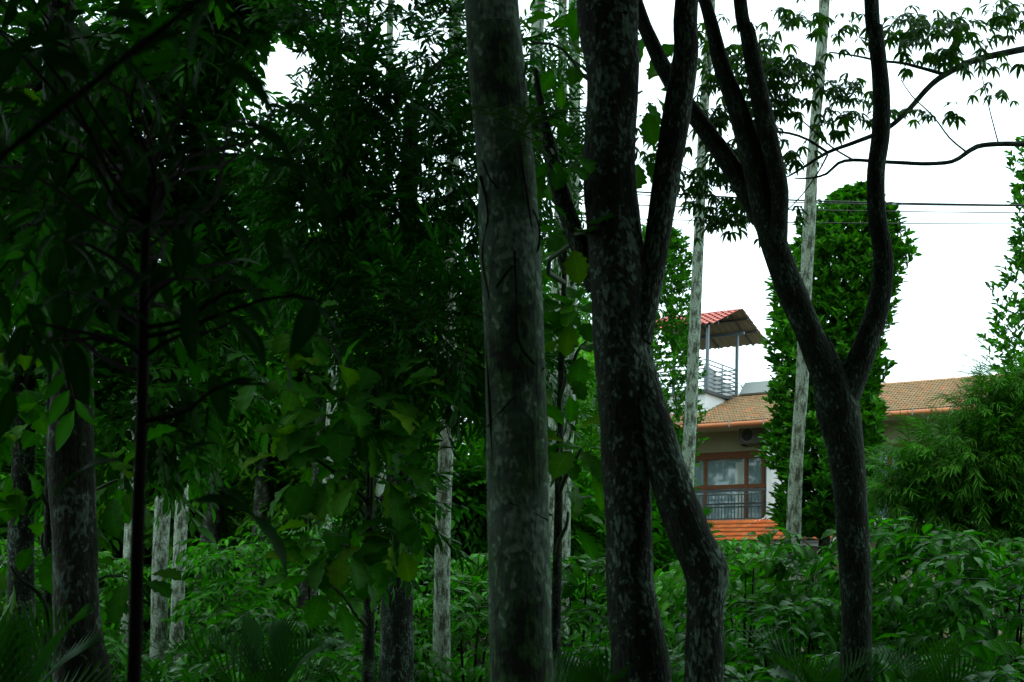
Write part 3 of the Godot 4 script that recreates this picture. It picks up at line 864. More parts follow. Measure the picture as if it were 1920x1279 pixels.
func make_leafy_trees():
	# dark small leaved tree
	var f := at(742, 1290, 12.5)
	var base := Vector3(f.x, ground_y(f.x, f.z), f.z)
	var t := thing("evergreen_tree", base, "dense dark small leaved tree with a wide black trunk", "tree")
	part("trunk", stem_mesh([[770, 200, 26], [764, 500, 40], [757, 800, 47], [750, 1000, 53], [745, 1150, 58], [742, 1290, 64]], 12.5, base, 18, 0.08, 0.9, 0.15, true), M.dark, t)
	var T := [[], [], []]
	var bl := [[720, 110, 11.5, 190, 140, 192], [610, 250, 11, 90, 110, 87], [760, 310, 11.5, 170, 140, 192], [930, 120, 12.5, 90, 140, 75], [930, 340, 12, 100, 150, 99], [660, 430, 11, 120, 100, 117], [850, 480, 12, 90, 120, 87], [820, 640, 10.5, 140, 110, 192], [720, 590, 11, 80, 90, 70], [960, 660, 11, 70, 120, 63], [700, 930, 11, 90, 70, 63], [1030, 330, 13, 50, 130, 40]]
	bl += [[600, 60, 12, 70, 90, 70], [590, 380, 12, 90, 80, 80], [1060, 50, 13, 50, 70, 34], [1065, 230, 13, 40, 60, 34], [1010, 200, 13, 30, 80, 20]]
	blobs(T, bl, 0.75, 1.35, 1.0, -0.1)
	for k in 3: scatter("foliage", t, S.small[k], M.lf, T[k])
	for b in bl: limb(t, at(lerpf(762, b[0], 0.1), clampf(b[1] + 60.0, 150.0, 900.0), 12.5), at(b[0], b[1], b[2]), 0.04, 0.008, M.twig, 0.05)
	# mass over the sapling
	f = at(38, 1200, 13.0)
	base = Vector3(f.x, ground_y(f.x, f.z), f.z)
	t = thing("evergreen_tree", base, "broad dark tree behind the spotted brown trunk, its crown over the sapling", "tree")
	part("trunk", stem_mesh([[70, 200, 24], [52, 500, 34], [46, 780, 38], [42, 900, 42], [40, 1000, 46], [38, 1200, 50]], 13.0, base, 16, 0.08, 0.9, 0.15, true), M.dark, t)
	T = [[], [], []]
	bl = [[100, 110, 14, 190, 150, 185], [300, 70, 14, 150, 110, 120], [90, 350, 14, 150, 120, 156], [290, 330, 14, 140, 140, 149], [425, 100, 15, 45, 70, 27], [470, 340, 14, 110, 110, 98], [190, 520, 14, 160, 100, 120], [430, 470, 14, 90, 80, 62], [30, 620, 13, 90, 90, 56], [-60, 250, 13, 120, 200, 85], [470, 10, 13, 60, 50, 217], [90, 130, 7.2, 90, 130, 34], [115, 400, 7.2, 70, 110, 26], [320, 720, 13.2, 110, 60, 60], [245, 790, 13.2, 50, 80, 30], [370, 610, 13.5, 90, 60, 40]]
	blobs(T, bl, 0.9, 1.6, 1.0, -0.1)
	for k in 3: scatter("foliage", t, S.mid[k], M.lf, T[k])
	for b in bl: if b[2] > 10.0: limb(t, at(60, clampf(b[1] + 80.0, 220.0, 700.0), 13.0), at(b[0], b[1], b[2]), 0.05, 0.008, M.twig, 0.05)
	# trees at the back, behind the coffee
	for q in [[-40, 36, 700, 260], [120, 42, 640, 260], [260, 33, 760, 230], [400, 46, 690, 260], [520, 36, 820, 200], [640, 44, 720, 240], [790, 35, 780, 230], [900, 43, 660, 260], [1010, 35, 780, 210], [1110, 41, 800, 190], [330, 52, 560, 250], [700, 55, 560, 250], [1000, 56, 620, 220], [60, 27, 930, 150], [460, 28, 960, 150], [560, 30, 640, 110], [640, 26, 1000, 130], [880, 27, 980, 130], [1060, 29, 1000, 120], [200, 26, 960, 130], [500, 23, 720, 100], [610, 22, 600, 80], [420, 24, 590, 100], [560, 24, 870, 100], [700, 23, 830, 90], [330, 25, 880, 90], [110, 30, 1060, 90], [300, 31, 1070, 90], [430, 29, 1070, 90], [540, 31, 1060, 90], [680, 30, 1070, 90], [800, 29, 1060, 90], [930, 31, 1060, 90], [1050, 32, 1060, 90], [1180, 30, 1040, 80]]:
		var c := at(q[0], q[2], q[1])
		base = Vector3(c.x, ground_y(c.x, c.z), c.z)
		var kind: Array = S.lime if rng.randf() < 0.5 else S.mid
		if q[2] > 1030: t = thing("background_shrub", base, "low leafy shrub at the edge of the wood beyond the coffee bushes", "shrub", "shrubs at the edge of the wood")
		elif q[1] < 27: t = thing("background_tree", base, "slim young tree between the slender pale trunks beyond the coffee bushes", "tree", "young trees beyond the coffee bushes")
		elif kind == S.lime: t = thing("background_tree", base, "light green tree standing in the wood beyond the coffee bushes", "tree", "light green trees beyond the coffee bushes")
		else: t = thing("background_tree", base, "deep green tree standing in the wood beyond the coffee bushes", "tree", "deep green trees beyond the coffee bushes")
		var p := PackedVector3Array([Vector3(0, -0.2, 0), Vector3(0.1, (c.y - base.y) * 0.5, 0), Vector3(0, c.y - base.y, 0)])
		part("trunk", tube(p, PackedFloat32Array([0.2, 0.15, 0.08]), 9, 0.05), M.spotty, t)
		var R := metres(q[3], q[1])
		crown(t, base + Vector3(0, (c.y - base.y) * 0.7, 0), c, Vector3(R, R * 1.15, R) * 0.72, 12, 46, kind, 1.1, 2.0, M.lf, M.twig, 0.05)

# trees and shrubs with upright glossy leaves; rows = [y, left, right] of the outline
func column_tree(rows: Array, dist: float, n: int, most: int, label: String, size := 1.0):
	var mid := at((rows[0][1] + rows[0][2]) * 0.5, rows[rows.size() - 1][0], dist)
	for r in rows:
		var cx: float = (r[1] + r[2]) * 0.5
		var hw: float = (r[2] - r[1]) * 0.48
		r[1] = cx - hw
		r[2] = cx + hw
	var lastr = rows[rows.size() - 1]
	var f := at((lastr[1] + lastr[2]) * 0.5, lastr[0], dist)
	var base := Vector3(f.x, ground_y(f.x, f.z), f.z)
	var t := thing("column_tree", base, label, "tree")
	var stem := []
	for r in rows: stem.append([(r[1] + r[2]) * 0.5, r[0] + 20.0, 6.0 + 14.0 * (r[0] - rows[0][0]) / 600.0])
	part("trunk", stem_mesh(stem, dist, base, 10, 0.05, 0.6, 0.4, true), M.spotty, t)
	var T := []
	var y0: float = rows[0][0]
	var y1: float = lastr[0]
	while T.size() < n:
		var y := rf(y0, y1)
		var k := 0
		while k < rows.size() - 2 and rows[k + 1][0] < y: k += 1
		var u: float = (y - rows[k][0]) / (rows[k + 1][0] - rows[k][0])
		var a: float = lerpf(rows[k][1], rows[k + 1][1], u)
		var b: float = lerpf(rows[k][2], rows[k + 1][2], u)
		var hw := (b - a) * 0.5
		var ang := rf(0, TAU)
		var q := pow(rng.randf(), 0.3) * (1.0 + 0.42 * wobble.get_noise_3d(cos(ang) * 60.0, y * 0.9, sin(ang) * 60.0))
		var c := at((a + b) * 0.5 + cos(ang) * q * hw, y, dist)
		c.z += sin(ang) * q * metres(hw, dist)
		var outw := Vector3(cos(ang), 0, sin(ang))
		# a tuft of leaves round a shoot
		var shoot := (outw * rf(0.2, 0.7) + Vector3(0, rf(0.7, 1.2), 0) + rv() * 0.25).normalized()
		var m := 5 + rng.randi() % 4
		var sb := aim(shoot)
		for j in m:
			var g := TAU * j / m + rf(-0.3, 0.3)
			var d := (shoot * rf(0.8, 1.9) + sb.x * cos(g) + sb.y * sin(g)).normalized()
			T.append(Transform3D(aim(d, shoot) * Basis.from_scale(Vector3.ONE * rf(0.6, 1.1) * size), c + shoot * 0.02 * j))
	leaves(t, S.jack, M.gloss_set, T, most, "foliage", 1.0, 0.55)
	return t

func make_column_trees():
	column_tree([[365, 1590, 1620], [400, 1545, 1660], [425, 1500, 1690], [480, 1475, 1702], [540, 1462, 1690], [580, 1456, 1672], [660, 1452, 1658], [760, 1452, 1648], [850, 1446, 1655], [920, 1450, 1650], [1010, 1470, 1620]], 29.0, 30000, 300, "tall leafy column of glossy upright leaves beside the white house wall", 1.2)
	column_tree([[230, 1950, 2020], [300, 1905, 2060], [420, 1900, 2070], [520, 1884, 2070], [590, 1866, 2080], [660, 1862, 2080], [760, 1880, 2080], [900, 1900, 2080]], 27.0, 9000, 90, "glossy leaved tree rising above the bamboo beside the roof end")
	column_tree([[430, 1215, 1260], [480, 1180, 1290], [560, 1150, 1305], [660, 1120, 1312], [760, 1100, 1318], [860, 1090, 1318], [930, 1090, 1290], [990, 1090, 1230], [1060, 1080, 1200]], 31.0, 20000, 160, "glossy leaved tree behind the leaning dark tree, hiding the house corner", 0.85)

func make_sapling():
	var f := at(250, 1290, 3.0)
	var base := Vector3(f.x, ground_y(f.x, f.z), f.z)
	var t := thing("sapling", base, "thin dark sapling with large drooping leaves in front of the spotted trunk", "sapling")
	part("stem", stem_mesh([[282, 330, 9], [275, 420, 16], [270, 560, 20], [266, 800, 22], [258, 1000, 24], [250, 1290, 27]], 3.0, base, 12, 0.08, 0.4, 0.06, true), M.twig, t)
	var T := []
	var hand := [[500, 545, 672, 625], [455, 955, 562, 1090], [345, 945, 480, 962], [250, 865, 60, 915], [130, 630, 140, 765], [300, 600, 300, 705], [395, 690, 412, 805], [440, 600, 490, 700], [230, 530, 150, 590], [280, 530, 205, 605], [470, 300, 625, 350], [400, 510, 525, 605], [330, 860, 430, 830], [490, 450, 560, 525], [350, 270, 245, 330], [150, 380, 50, 430], [420, 230, 565, 290], [160, 300, 50, 330], [250, 420, 175, 510], [340, 430, 330, 545], [395, 400, 475, 485], [520, 190, 610, 260], [90, 500, 10, 560], [470, 955, 370, 905], [200, 560, 130, 650], [360, 560, 430, 650], [310, 480, 400, 560], [220, 440, 100, 470], [60, 600, 20, 700], [420, 560, 510, 640]]
	for h in hand:
		var d := 3.0 + rf(-0.3, 0.4)
		var a := at(h[0], h[1], d)
		var b := at(h[2], h[3], d - rf(-0.05, 0.08))
		T.append(Transform3D(aim(b - a + Vector3(0, 0.06, 0), Vector3(rf(-0.4, 0.4), 1, rf(0.1, 0.9))) * Basis.from_scale(Vector3.ONE * a.distance_to(b) / 0.25), a))
	for i in 170:
		var px := clampf(220 + rng.randfn() * 190, -40, 590)
		var py := clampf(300 + rng.randfn() * 210, -80, 720)
		if px > 430.0 and py < 220.0: continue
		var p := at(px, py, 3.1 + rf(-0.4, 0.9))
		var a := rf(0, TAU)
		T.append(Transform3D(aim(Vector3(cos(a), rf(-0.9, 0.1), sin(a) * 0.7), Vector3(rf(-0.5, 0.5), 1, rf(-0.2, 0.6))) * Basis.from_scale(Vector3.ONE * rf(0.38, 0.68)), p))
	for i in 60:
		var a := rf(0, TAU)
		T.append(Transform3D(aim(Vector3(cos(a), rf(-0.9, 0.1), sin(a) * 0.7), Vector3(rf(-0.5, 0.5), 1, rf(-0.2, 0.6))) * Basis.from_scale(Vector3.ONE * rf(0.4, 0.65)), at(rf(20, 240), rf(-20, 620), 3.2 + rf(-0.3, 0.8))))
	for x in T:
		part("leaf", S.obovate, M.sap_set[rng.randi() % 4], t, Transform3D(x.basis, x.origin - base))
	var k := 0
	while k < T.size():
		var b: Vector3 = T[k].origin
		var y0 := to_picture(b).y
		limb(t, at(lerpf(262, 285, clampf(1.0 - y0 / 1000.0, 0, 1)), clampf(y0 + 70.0, 420, 960), 3.0), b, 0.006, 0.003, M.twig, 0.04, 5)
		k += 7
	# bough close to the lens
	base = at(-160, 420, 1.5)
	t = thing("overhanging_bough", base, "blurred dark bough with broad leaves hanging over the sapling", "bough")
	limb(t, base, at(560, -120, 1.5), 0.0045, 0.003, M.twig, 0.02, 8)
	for q in [[400, 110, 530, 165, 1.7], [300, 60, 180, -20, 1.5], [180, 170, 60, 40, 1.6], [60, 250, 150, 130, 1.7], [420, -20, 330, 60, 1.5], [90, 220, -40, 130, 1.5], [240, 120, 330, 20, 1.7], [0, 120, 110, 20, 1.8]]:
		var a := at(q[0], q[1], q[4])
		var b := at(q[2], q[3], q[4])
		part("leaf", S.obovate, M.sap_set[rng.randi() % 4], t, Transform3D(aim(b - a, Vector3(rf(-0.3, 0.3), 0.8, rf(0.4, 1.0))) * Basis.from_scale(Vector3.ONE * maxf(0.4, a.distance_to(b) / 0.21)), a - base))

func lobed_tree(list: Array, stem: Array, dist: float, label: String, size := 1.0):
	var last = stem[stem.size() - 1]
	var f := at(last[0], last[1], dist)
	var base := Vector3(f.x, ground_y(f.x, f.z), f.z)
	var t := thing("lobed_leaf_tree", base, label, "tree", "young trees with big lobed leaves")
	part("trunk", stem_mesh(stem, dist, base, 9, 0.06, 0.5, 0.2, true), M.spotty, t)
	for b in list:
		var c := at(b[0], b[1], b[2])
		var rx := metres(b[3], b[2])
		var ry := metres(b[4], b[2])
		var yb := clampf(b[1] + 90.0, stem[0][1], 1200.0)
		var xb: float = stem[0][0]
		for s in stem.size() - 1:
			if stem[s][1] <= yb and yb <= stem[s + 1][1]: xb = lerpf(stem[s][0], stem[s + 1][0], (yb - stem[s][1]) / (stem[s + 1][1] - stem[s][1]))
		var from := at(xb, yb, dist)
		limb(t, from, c, 0.02, 0.008, M.green_twig, 0.05, 6)
		for i in b[5]:
			var d := rv()
			var p := c + d * Vector3(rx, ry, rx) * pow(rng.randf(), 0.5)
			var dir := (d * 0.8 + Vector3(0, rf(-0.35, 0.25), 0.15)).normalized()
			var x := Transform3D(aim(dir, Vector3(rf(-0.5, 0.5), 1, rf(-0.3, 0.8))) * Basis.from_scale(Vector3.ONE * rf(0.6, 1.1) * size), p - base)
			part("leaf", S.lobed, M.big_set[rng.randi() % (5 if rng.randf() < 0.6 else 4)], t, x)

func make_lobed_trees():
	lobed_tree([[640, 770, 9.5, 90, 55, 43], [720, 740, 9.8, 60, 40, 17], [590, 860, 9.6, 60, 50, 17], [700, 870, 9.6, 90, 60, 31], [640, 1020, 9.5, 60, 50, 23], [610, 1090, 9.5, 50, 40, 13], [740, 970, 9.8, 45, 70, 18], [530, 690, 9.8, 55, 40, 17], [560, 620, 10, 50, 40, 11]], [[700, 720, 10], [694, 900, 16], [690, 1290, 24]], 9.9, "young tree with large lobed leaves before the wide black trunk")
	lobed_tree([[1080, 585, 9.8, 60, 45, 16], [1060, 690, 9.8, 40, 60, 10], [1090, 840, 9.6, 38, 45, 11], [1050, 830, 9.8, 28, 60, 8], [1065, 960, 9.8, 22, 40, 5], [1100, 640, 9.9, 40, 50, 10], [1040, 420, 10, 40, 60, 9], [1040, 290, 7.9, 35, 55, 10], [1075, 440, 7.9, 25, 45, 6]], [[1062, 400, 8], [1052, 700, 12], [1046, 1000, 16], [1040, 1290, 20]], 9.9, "young tree with large lobed leaves between stout trunk and forked tree")
	lobed_tree([[40, 720, 10, 60, 50, 15], [30, 860, 10, 60, 80, 15], [80, 1000, 10, 60, 60, 14], [220, 900, 10, 55, 80, 18], [230, 1080, 10, 45, 55, 12], [10, 120, 9.5, 40, 60, 7], [20, 560, 10, 60, 50, 10], [20, 1060, 10, 60, 50, 10]], [[98, 300, 6], [92, 830, 12], [90, 960, 14], [88, 1290, 18]], 10.3, "young tree with large lobed leaves behind the spotted brown trunk")
	lobed_tree([[1205, 170, 10.5, 40, 45, 13], [1195, 280, 10.5, 28, 40, 7], [1070, 110, 10.8, 40, 40, 8], [1090, 30, 10.8, 40, 30, 5], [1090, 280, 10.6, 30, 60, 8], [1000, 80, 10.8, 20, 60, 5]], [[1150, 20, 8], [1150, 400, 12], [1165, 900, 18], [1170, 1290, 22]], 10.6, "young tree with large lobed leaves peeping past the forked tree")

func make_kapok():
	var base := Vector3(5.6, ground_y(5.6, -12.2), -12.2)
	var t := thing("palmate_tree", base, "spreading tree whose thin branches carry fans of narrow leaflets against the sky", "tree")
	var tip := at(2080, 80, 12.2)
	part("trunk", tube(PackedVector3Array([Vector3(0, -0.3, 0), Vector3(0.1, 2.0, 0), tip - base, tip - base + Vector3(0.2, 4.0, 0)]), PackedFloat32Array([0.17, 0.14, 0.11, 0.04]), 14, 0.06), M.dark, t)
	for b in [[[2080, 60, 30], [1990, 80, 18], [1920, 92, 14], [1830, 112, 13], [1772, 140, 12], [1740, 165, 11], [1700, 210, 10], [1660, 243, 9], [1600, 268, 8], [1552, 286, 7], [1500, 318, 5], [1476, 332, 3]],
		[[2080, 270, 26], [1990, 268, 14], [1920, 270, 11], [1870, 270, 10], [1832, 275, 10], [1808, 290, 9], [1785, 303, 8], [1740, 307, 8], [1690, 305, 8], [1650, 303, 7], [1600, 300, 7], [1572, 306, 6], [1550, 326, 5], [1520, 334, 4], [1490, 334, 3]],
		[[1772, 140, 9], [1730, 128, 7], [1690, 118, 6], [1650, 114, 5], [1600, 104, 4], [1555, 98, 3]],
		[[1552, 286, 6], [1515, 262, 5], [1480, 250, 5], [1440, 246, 4], [1400, 238, 3]],
		[[1812, 285, 4], [1780, 258, 3.5], [1750, 218, 3], [1710, 180, 2.5], [1690, 150, 2]],
		[[1872, 268, 3], [1858, 215, 2.5], [1845, 160, 2], [1838, 120, 2]],
		[[1600, 300, 4], [1560, 276, 3.5], [1520, 240, 3], [1480, 205, 2.5], [1462, 180, 2]],
		[[1552, 290, 4], [1530, 330, 3], [1500, 370, 2.5], [1470, 400, 2]],
		[[1440, 246, 4], [1390, 300, 3], [1350, 350, 3], [1300, 322, 2], [1260, 300, 2]],
		[[1480, 205, 3], [1440, 160, 3], [1400, 130, 2], [1370, 90, 2]]]:
		var q := []
		for e in b: q.append([e[0], e[1], e[2], 12.2 - 0.0006 * (1920 - e[0])])
		part("branch", stem_mesh(q, 12.2, base, 9, 0.08, 0.4, 0.06, false), M.dark, t)
	var T := []
	for b in [[1370, 130, 60, 50, 52], [1340, 220, 40, 60, 34], [1390, 300, 55, 60, 46], [1370, 410, 50, 40, 38], [1330, 350, 40, 60, 20], [1440, 200, 45, 50, 24], [1445, 100, 40, 40, 20], [1480, 130, 50, 28, 34], [1450, 170, 40, 35, 20], [1500, 30, 45, 22, 16], [1560, 60, 40, 35, 14], [1590, 170, 45, 30, 26], [1600, 215, 50, 25, 22], [1560, 240, 40, 18, 10], [1690, 60, 40, 40, 26], [1740, 55, 50, 40, 30], [1800, 60, 45, 40, 24], [1880, 40, 45, 40, 26], [1830, 110, 60, 22, 14], [1760, 105, 50, 20, 14], [1700, 210, 35, 14, 6], [1770, 210, 45, 12, 7], [1890, 175, 22, 14, 3], [1490, 300, 30, 30, 14], [1450, 250, 40, 20, 8], [1230, 250, 45, 60, 16], [1300, 330, 40, 40, 12], [1420, 210, 30, 40, 12], [1330, 60, 40, 40, 12], [1480, 400, 20, 20, 3], [1850, 165, 20, 20, 3]]:
		for i in int(b[4] * 1.6):
			var h := 12.0 + rf(-0.5, 0.6)
			var p := at(b[0] + rng.randfn() * b[2] * 0.6, b[1] + rng.randfn() * b[3] * 0.5, h)
			var a := rf(0, TAU)
			T.append(Transform3D(aim(Vector3(cos(a), rf(-0.25, 0.35), sin(a)), Vector3(rf(-0.2, 0.2), 1, rf(-0.2, 0.2))) * Basis.from_scale(Vector3.ONE * rf(0.7, 1.1)), p))
	leaves(t, S.palmate, M.lf_set, T, 300)

func coffee_bush(px: float, dist: float, tall: float, wide: float, most: int, n: int, label: String, group: String):
	var g := at(px, 1150, dist)
	var base := Vector3(g.x, ground_y(g.x, g.z), g.z)
	var t := thing("coffee_bush", base, label, "bush", group)
	for k in 3:
		var lean := Vector3(rf(-0.25, 0.25), tall * rf(0.8, 0.97), rf(-0.25, 0.25))
		part("stem", tube(PackedVector3Array([Vector3(0.06 * k - 0.06, -0.1, 0), lean * 0.5 + Vector3(0, 0, 0.05), lean]), PackedFloat32Array([0.025, 0.018, 0.006]), 7, 0.05), M.twig, t)
	var T := []
	var twigs := SurfaceTool.new()
	twigs.begin(Mesh.PRIMITIVE_TRIANGLES)
	for i in n:
		var h := tall * pow(rng.randf(), 0.6)
		var a := rf(0, TAU)
		var o := Vector3(cos(a), 0, sin(a))
		var p := o * rf(0.0, 0.25) + Vector3(0, h, 0)
		var len := wide * rf(0.6, 1.1) * (1.15 - 0.45 * h / tall)
		var lift := rf(0.15, 0.7)
		var m := int(len / 0.08)
		var pts := PackedVector3Array([p])
		var rad := PackedFloat32Array([0.007])
		var roll := rf(-0.3, 0.3)
		for j in m:
			var u := float(j) / m
			var d := (o + Vector3(0, lift - 1.15 * u, 0)).normalized()
			p += d * 0.08
			var side := d.cross(Vector3.UP).normalized()
			side = side.rotated(d, roll)
			if j % 3 == 2 or j == m - 1:
				pts.append(p); rad.append(0.006 * (1.0 - 0.7 * u))
			if j < 1: continue
			for s in [-1, 1]:
				if rng.randf() < 0.12: continue
				var q: Vector3 = (d * rf(0.1, 1.0) + side * s * rf(0.5, 1.1) + Vector3(0, rf(-0.6, 0.35), 0)).normalized()
				T.append(Transform3D(aim(q, Vector3(rf(-0.7, 0.7), 1, rf(-0.7, 0.7))) * Basis.from_scale(Vector3.ONE * rf(0.7, 1.3) * (1.0 - 0.3 * u * u)), base + p))
		if pts.size() > 2: twigs.append_from(tube(pts, rad, 4, 0.0, 0.5, false), 0, Transform3D())
	var tw := part("twigs", twigs.commit(), M.green_twig, t)
	tw.set_meta("kind", "stuff")
	leaves(t, S.coffee, M.coffee_set, T, most, "foliage", rf(0.75, 1.25), rf(0.1, 0.6))

func near_what(px: float, d: float) -> String:
	if px < 200: return "coffee bush behind the spotted brown trunk"
	if px < 430: return "coffee bush round the foot of the paired pale trunks" if d > 14.0 else "low coffee bush before the paired pale trunks"
	if px < 650: return "coffee bush between the paired pale trunks and wide black trunk" if d > 14.0 else "low coffee bush beside the young palm"
	if px < 900: return "coffee bush round the foot of the wide black trunk"
	if px < 1000: return "coffee bush hidden behind the stout lichen patched trunk"
	if px < 1200: return "glossy coffee bush between the stout trunk and the forked tree"
	if px < 1300: return "glossy coffee bush seen between the two stems of the leaning tree"
	if px < 1480: return "glossy coffee bush below the orange tiled roof" if d > 11.0 else "low coffee bush beside the leaning stem"
	if px < 1600: return "glossy coffee bush round the foot of the wide forked tree"
	return "glossy coffee bush under the bamboo" if d > 10.5 else "low coffee bush below the bamboo and its taller bushes"

func make_bushes():
	var under := "coffee bushes under the trees"
	var slope := "coffee bushes below the house"
	for b in [[235, 15, 1.0], [430, 17, 2.2], [520, 15, 1.5], [600, 18, 2.5], [690, 14.5, 1.3], [890, 16, 1.9], [960, 18, 2.2], [480, 22, 2.6], [390, 21, 2.2], [780, 21, 2.2], [180, 21, 2.1], [60, 17, 2.1], [570, 12.5, 1.1], [400, 13, 1.0], [690, 20, 2.5]]:
		coffee_bush(b[0], b[1], b[2], rf(0.8, 1.0), 55, 84, near_what(b[0], b[1]), under)
	for b in [[1090, 14, 2.1], [1240, 16, 1.8], [1260, 13, 1.4], [1390, 14, 2.15], [1400, 18, 2.5], [1475, 12, 1.75], [1550, 14, 2.45], [1680, 13, 2.5], [1770, 12, 2.35], [1860, 11, 2.1], [1690, 10, 1.4], [1800, 9.5, 1.3], [1500, 10.5, 1.2], [1130, 11.5, 1.3], [1400, 10.5, 1.2], [1900, 14, 2.4], [1290, 20, 2.05], [1350, 16, 2.0], [1180, 19, 2.0]]:
		coffee_bush(b[0], b[1], b[2], rf(0.85, 1.05), 60, 88, near_what(b[0], b[1]), slope)
	# seedling palms
	for q in [[1085, 8.5, 0.62, "young palm with stiff fronds at the foot of the forked tree"], [500, 8.0, 0.62, "young palm with stiff fronds before the wide black trunk"], [15, 7.5, 0.75, "young palm with stiff fronds beside the spotted brown trunk"], [1545, 9.0, 0.6, "young palm with stiff fronds at the foot of the wide fork"], [1740, 9.0, 0.5, "young palm with stiff fronds below the bamboo"]]:
		var g := at(q[0], 1279, q[1])
		var base := Vector3(g.x, ground_y(g.x, g.z), g.z)
		var t := thing("palm_seedling", base, q[3], "palm", "young palms among the bushes")
		var top := Vector3(0, maxf(0.15, g.y - base.y - 0.42 * q[2]), 0)
		part("stem", tube(PackedVector3Array([Vector3(0, -0.1, 0), top * 0.5, top]), PackedFloat32Array([0.04, 0.03, 0.02]), 8), M.green_twig, t)
		for k in 7:
			var a := TAU * k / 7.0 + rf(-0.3, 0.3)
			part("frond", S.frond, M.gloss_set[k % 4], t, Transform3D(Basis(Vector3.UP, a) * Basis(Vector3.RIGHT, rf(-0.35, 0.15)) * Basis.from_scale(Vector3.ONE * q[2] * rf(0.75, 1.05)), top))

func make_bamboo():
	var f := at(1850, 1150, 15.5)
	var base := Vector3(f.x, ground_y(f.x, f.z), f.z)
	var t := thing("bamboo_clump", base, "feathery bamboo clump with narrow leaves in front of the roof end", "bamboo")
	var T := []
	for b in [[1870, 785, 90, 60], [1785, 835, 80, 45], [1725, 905, 80, 50], [1820, 880, 110, 80], [1900, 860, 90, 110], [1700, 950, 70, 50], [1790, 960, 100, 60], [1880, 990, 80, 70], [1890, 730, 60, 40], [1740, 850, 80, 14], [1690, 890, 45, 30], [1940, 770, 70, 90], [1960, 950, 70, 100], [1865, 725, 45, 25]]:
		var c := at(b[0], b[1], 15.3)
		clump(T, c, Vector3(metres(b[2], 15.3), metres(b[3], 15.3), metres(b[2], 15.3)), int(b[2] * b[3] / 20.0), 0.38, 0.72, -0.02)
		var p := PackedVector3Array()
		var r := PackedFloat32Array()
		var s := Vector3(rf(-0.25, 0.25), -0.1, rf(-0.25, 0.25))
		var e := c - base
		for i in 9:
			var u := i / 8.0
			p.append(Vector3(lerpf(s.x, e.x, pow(u, 1.8)), lerpf(s.y, e.y, sin(u * PI * 0.5) * 1.12 - 0.12 * u * u), lerpf(s.z, e.z, pow(u, 1.8))))
			r.append(lerpf(0.022, 0.006, u))
		part("culm", tube(p, r, 8, 0.0, 0.3), M.green_twig, t)
	scatter("foliage", t, S.bamboo, M.lf, T)

func make_wires():
	var y := [[[-400, 292], [20, 310], [500, 328], [1000, 349], [1480, 375], [1920, 385], [2300, 388]], [[-400, 300], [0, 317], [500, 335], [1000, 355], [1480, 379], [1920, 386.5], [2300, 389]], [[-400, 328], [0, 342], [500, 359], [1000, 378], [1480, 393], [1920, 399], [2300, 400]], [[-400, 360], [0, 373], [500, 389], [1000, 405], [1480, 417], [1920, 420], [2300, 419]]]
	var what := ["uppermost power cable stretched across the sky behind the trees", "thin power cable just under the uppermost one", "middle power cable below the close upper two", "lowest power cable stretched across the sky behind the trees"]
	for i in 4:
		var p := PackedVector3Array()
		var r := PackedFloat32Array()
		for q in y[i]:
			p.append(at(q[0], q[1], 17.5 + 0.2 * i)); r.append(0.011 if i == 0 else 0.007)
		var s := smooth_path(p, r, 0.5)
		var o := part(numbered("power_cable"), tube(s[0], s[1], 6), M.wire, self)
		tag(o, what[i], "cable", "overhead power cables")

func make_shade():
	# the wood goes on behind the viewpoint; unseen trees added to darken the foreground
	for q in [[-4.5, 3.0, 4.2, 6.5], [3.6, 3.5, 4.2, 6.5], [-0.5, 7.5, 4.5, 6.5], [-8.5, -2.5, 4.2, 7.5], [6.4, -3.0, 3.8, 7.5], [-8.5, 6.5, 4.5, 6.0], [8.0, 6.5, 4.5, 6.0], [-3.0, 12.0, 4.5, 5.5], [4.5, 12.0, 4.5, 5.5], [-13.5, 1.0, 4.5, 6.5], [12.5, 1.0, 4.5, 6.5]]:
		var base := Vector3(q[0], ground_y(q[0], q[1]), q[1])
		var t := thing("unseen_shade_tree", base, "tall unseen shade tree added outside the view to darken the foreground", "tree", "unseen shade trees added round the standpoint")
		part("trunk", tube(PackedVector3Array([Vector3(0, -0.3, 0), Vector3(0.05, 3, 0), Vector3(0, 6, 0.1), Vector3(0, 8.5, 0)]), PackedFloat32Array([0.2, 0.16, 0.12, 0.05]), 12, 0.06), M.spotty, t)
		crown(t, base + Vector3(0, q[3] - 2.0, 0), base + Vector3(0, q[3], 0), Vector3(q[2], 2.4, q[2]), 24, 70, S.mid, 1.4, 2.4, M.lf, M.spotty, 0.06)
		if q[1] > 0.0: crown(t, base + Vector3(0, 0.5, 0), base + Vector3(0, 2.0, 0), Vector3(2.6, 1.5, 2.0), 14, 60, S.mid, 1.2, 2.2, M.lf, M.spotty, 0.04)  # low leaf skirt added to block low light from behind

func make_undergrowth():
	var o := Node3D.new()
	o.name = "undergrowth"
	add_child(o)
	tag(o, "low leafy undergrowth covering the soil between the bushes", "undergrowth", "", "stuff")
	var T := [[], [], []]
	for i in 2600:
		var d := rf(8.0, 44.0)
		var x := rf(-0.42, 0.42) * d
		var p := Vector3(x, ground_y(x, -d) + rf(0.0, 0.45), -d)
		T[i % 3].append(Transform3D(aim(rv() + Vector3(0, 1.1, 0.2), rv()) * Basis.from_scale(Vector3.ONE * rf(0.6, 1.2)), p))
	for k in 3: scatter("foliage", o, S.mid[k], M.lf, T[k])

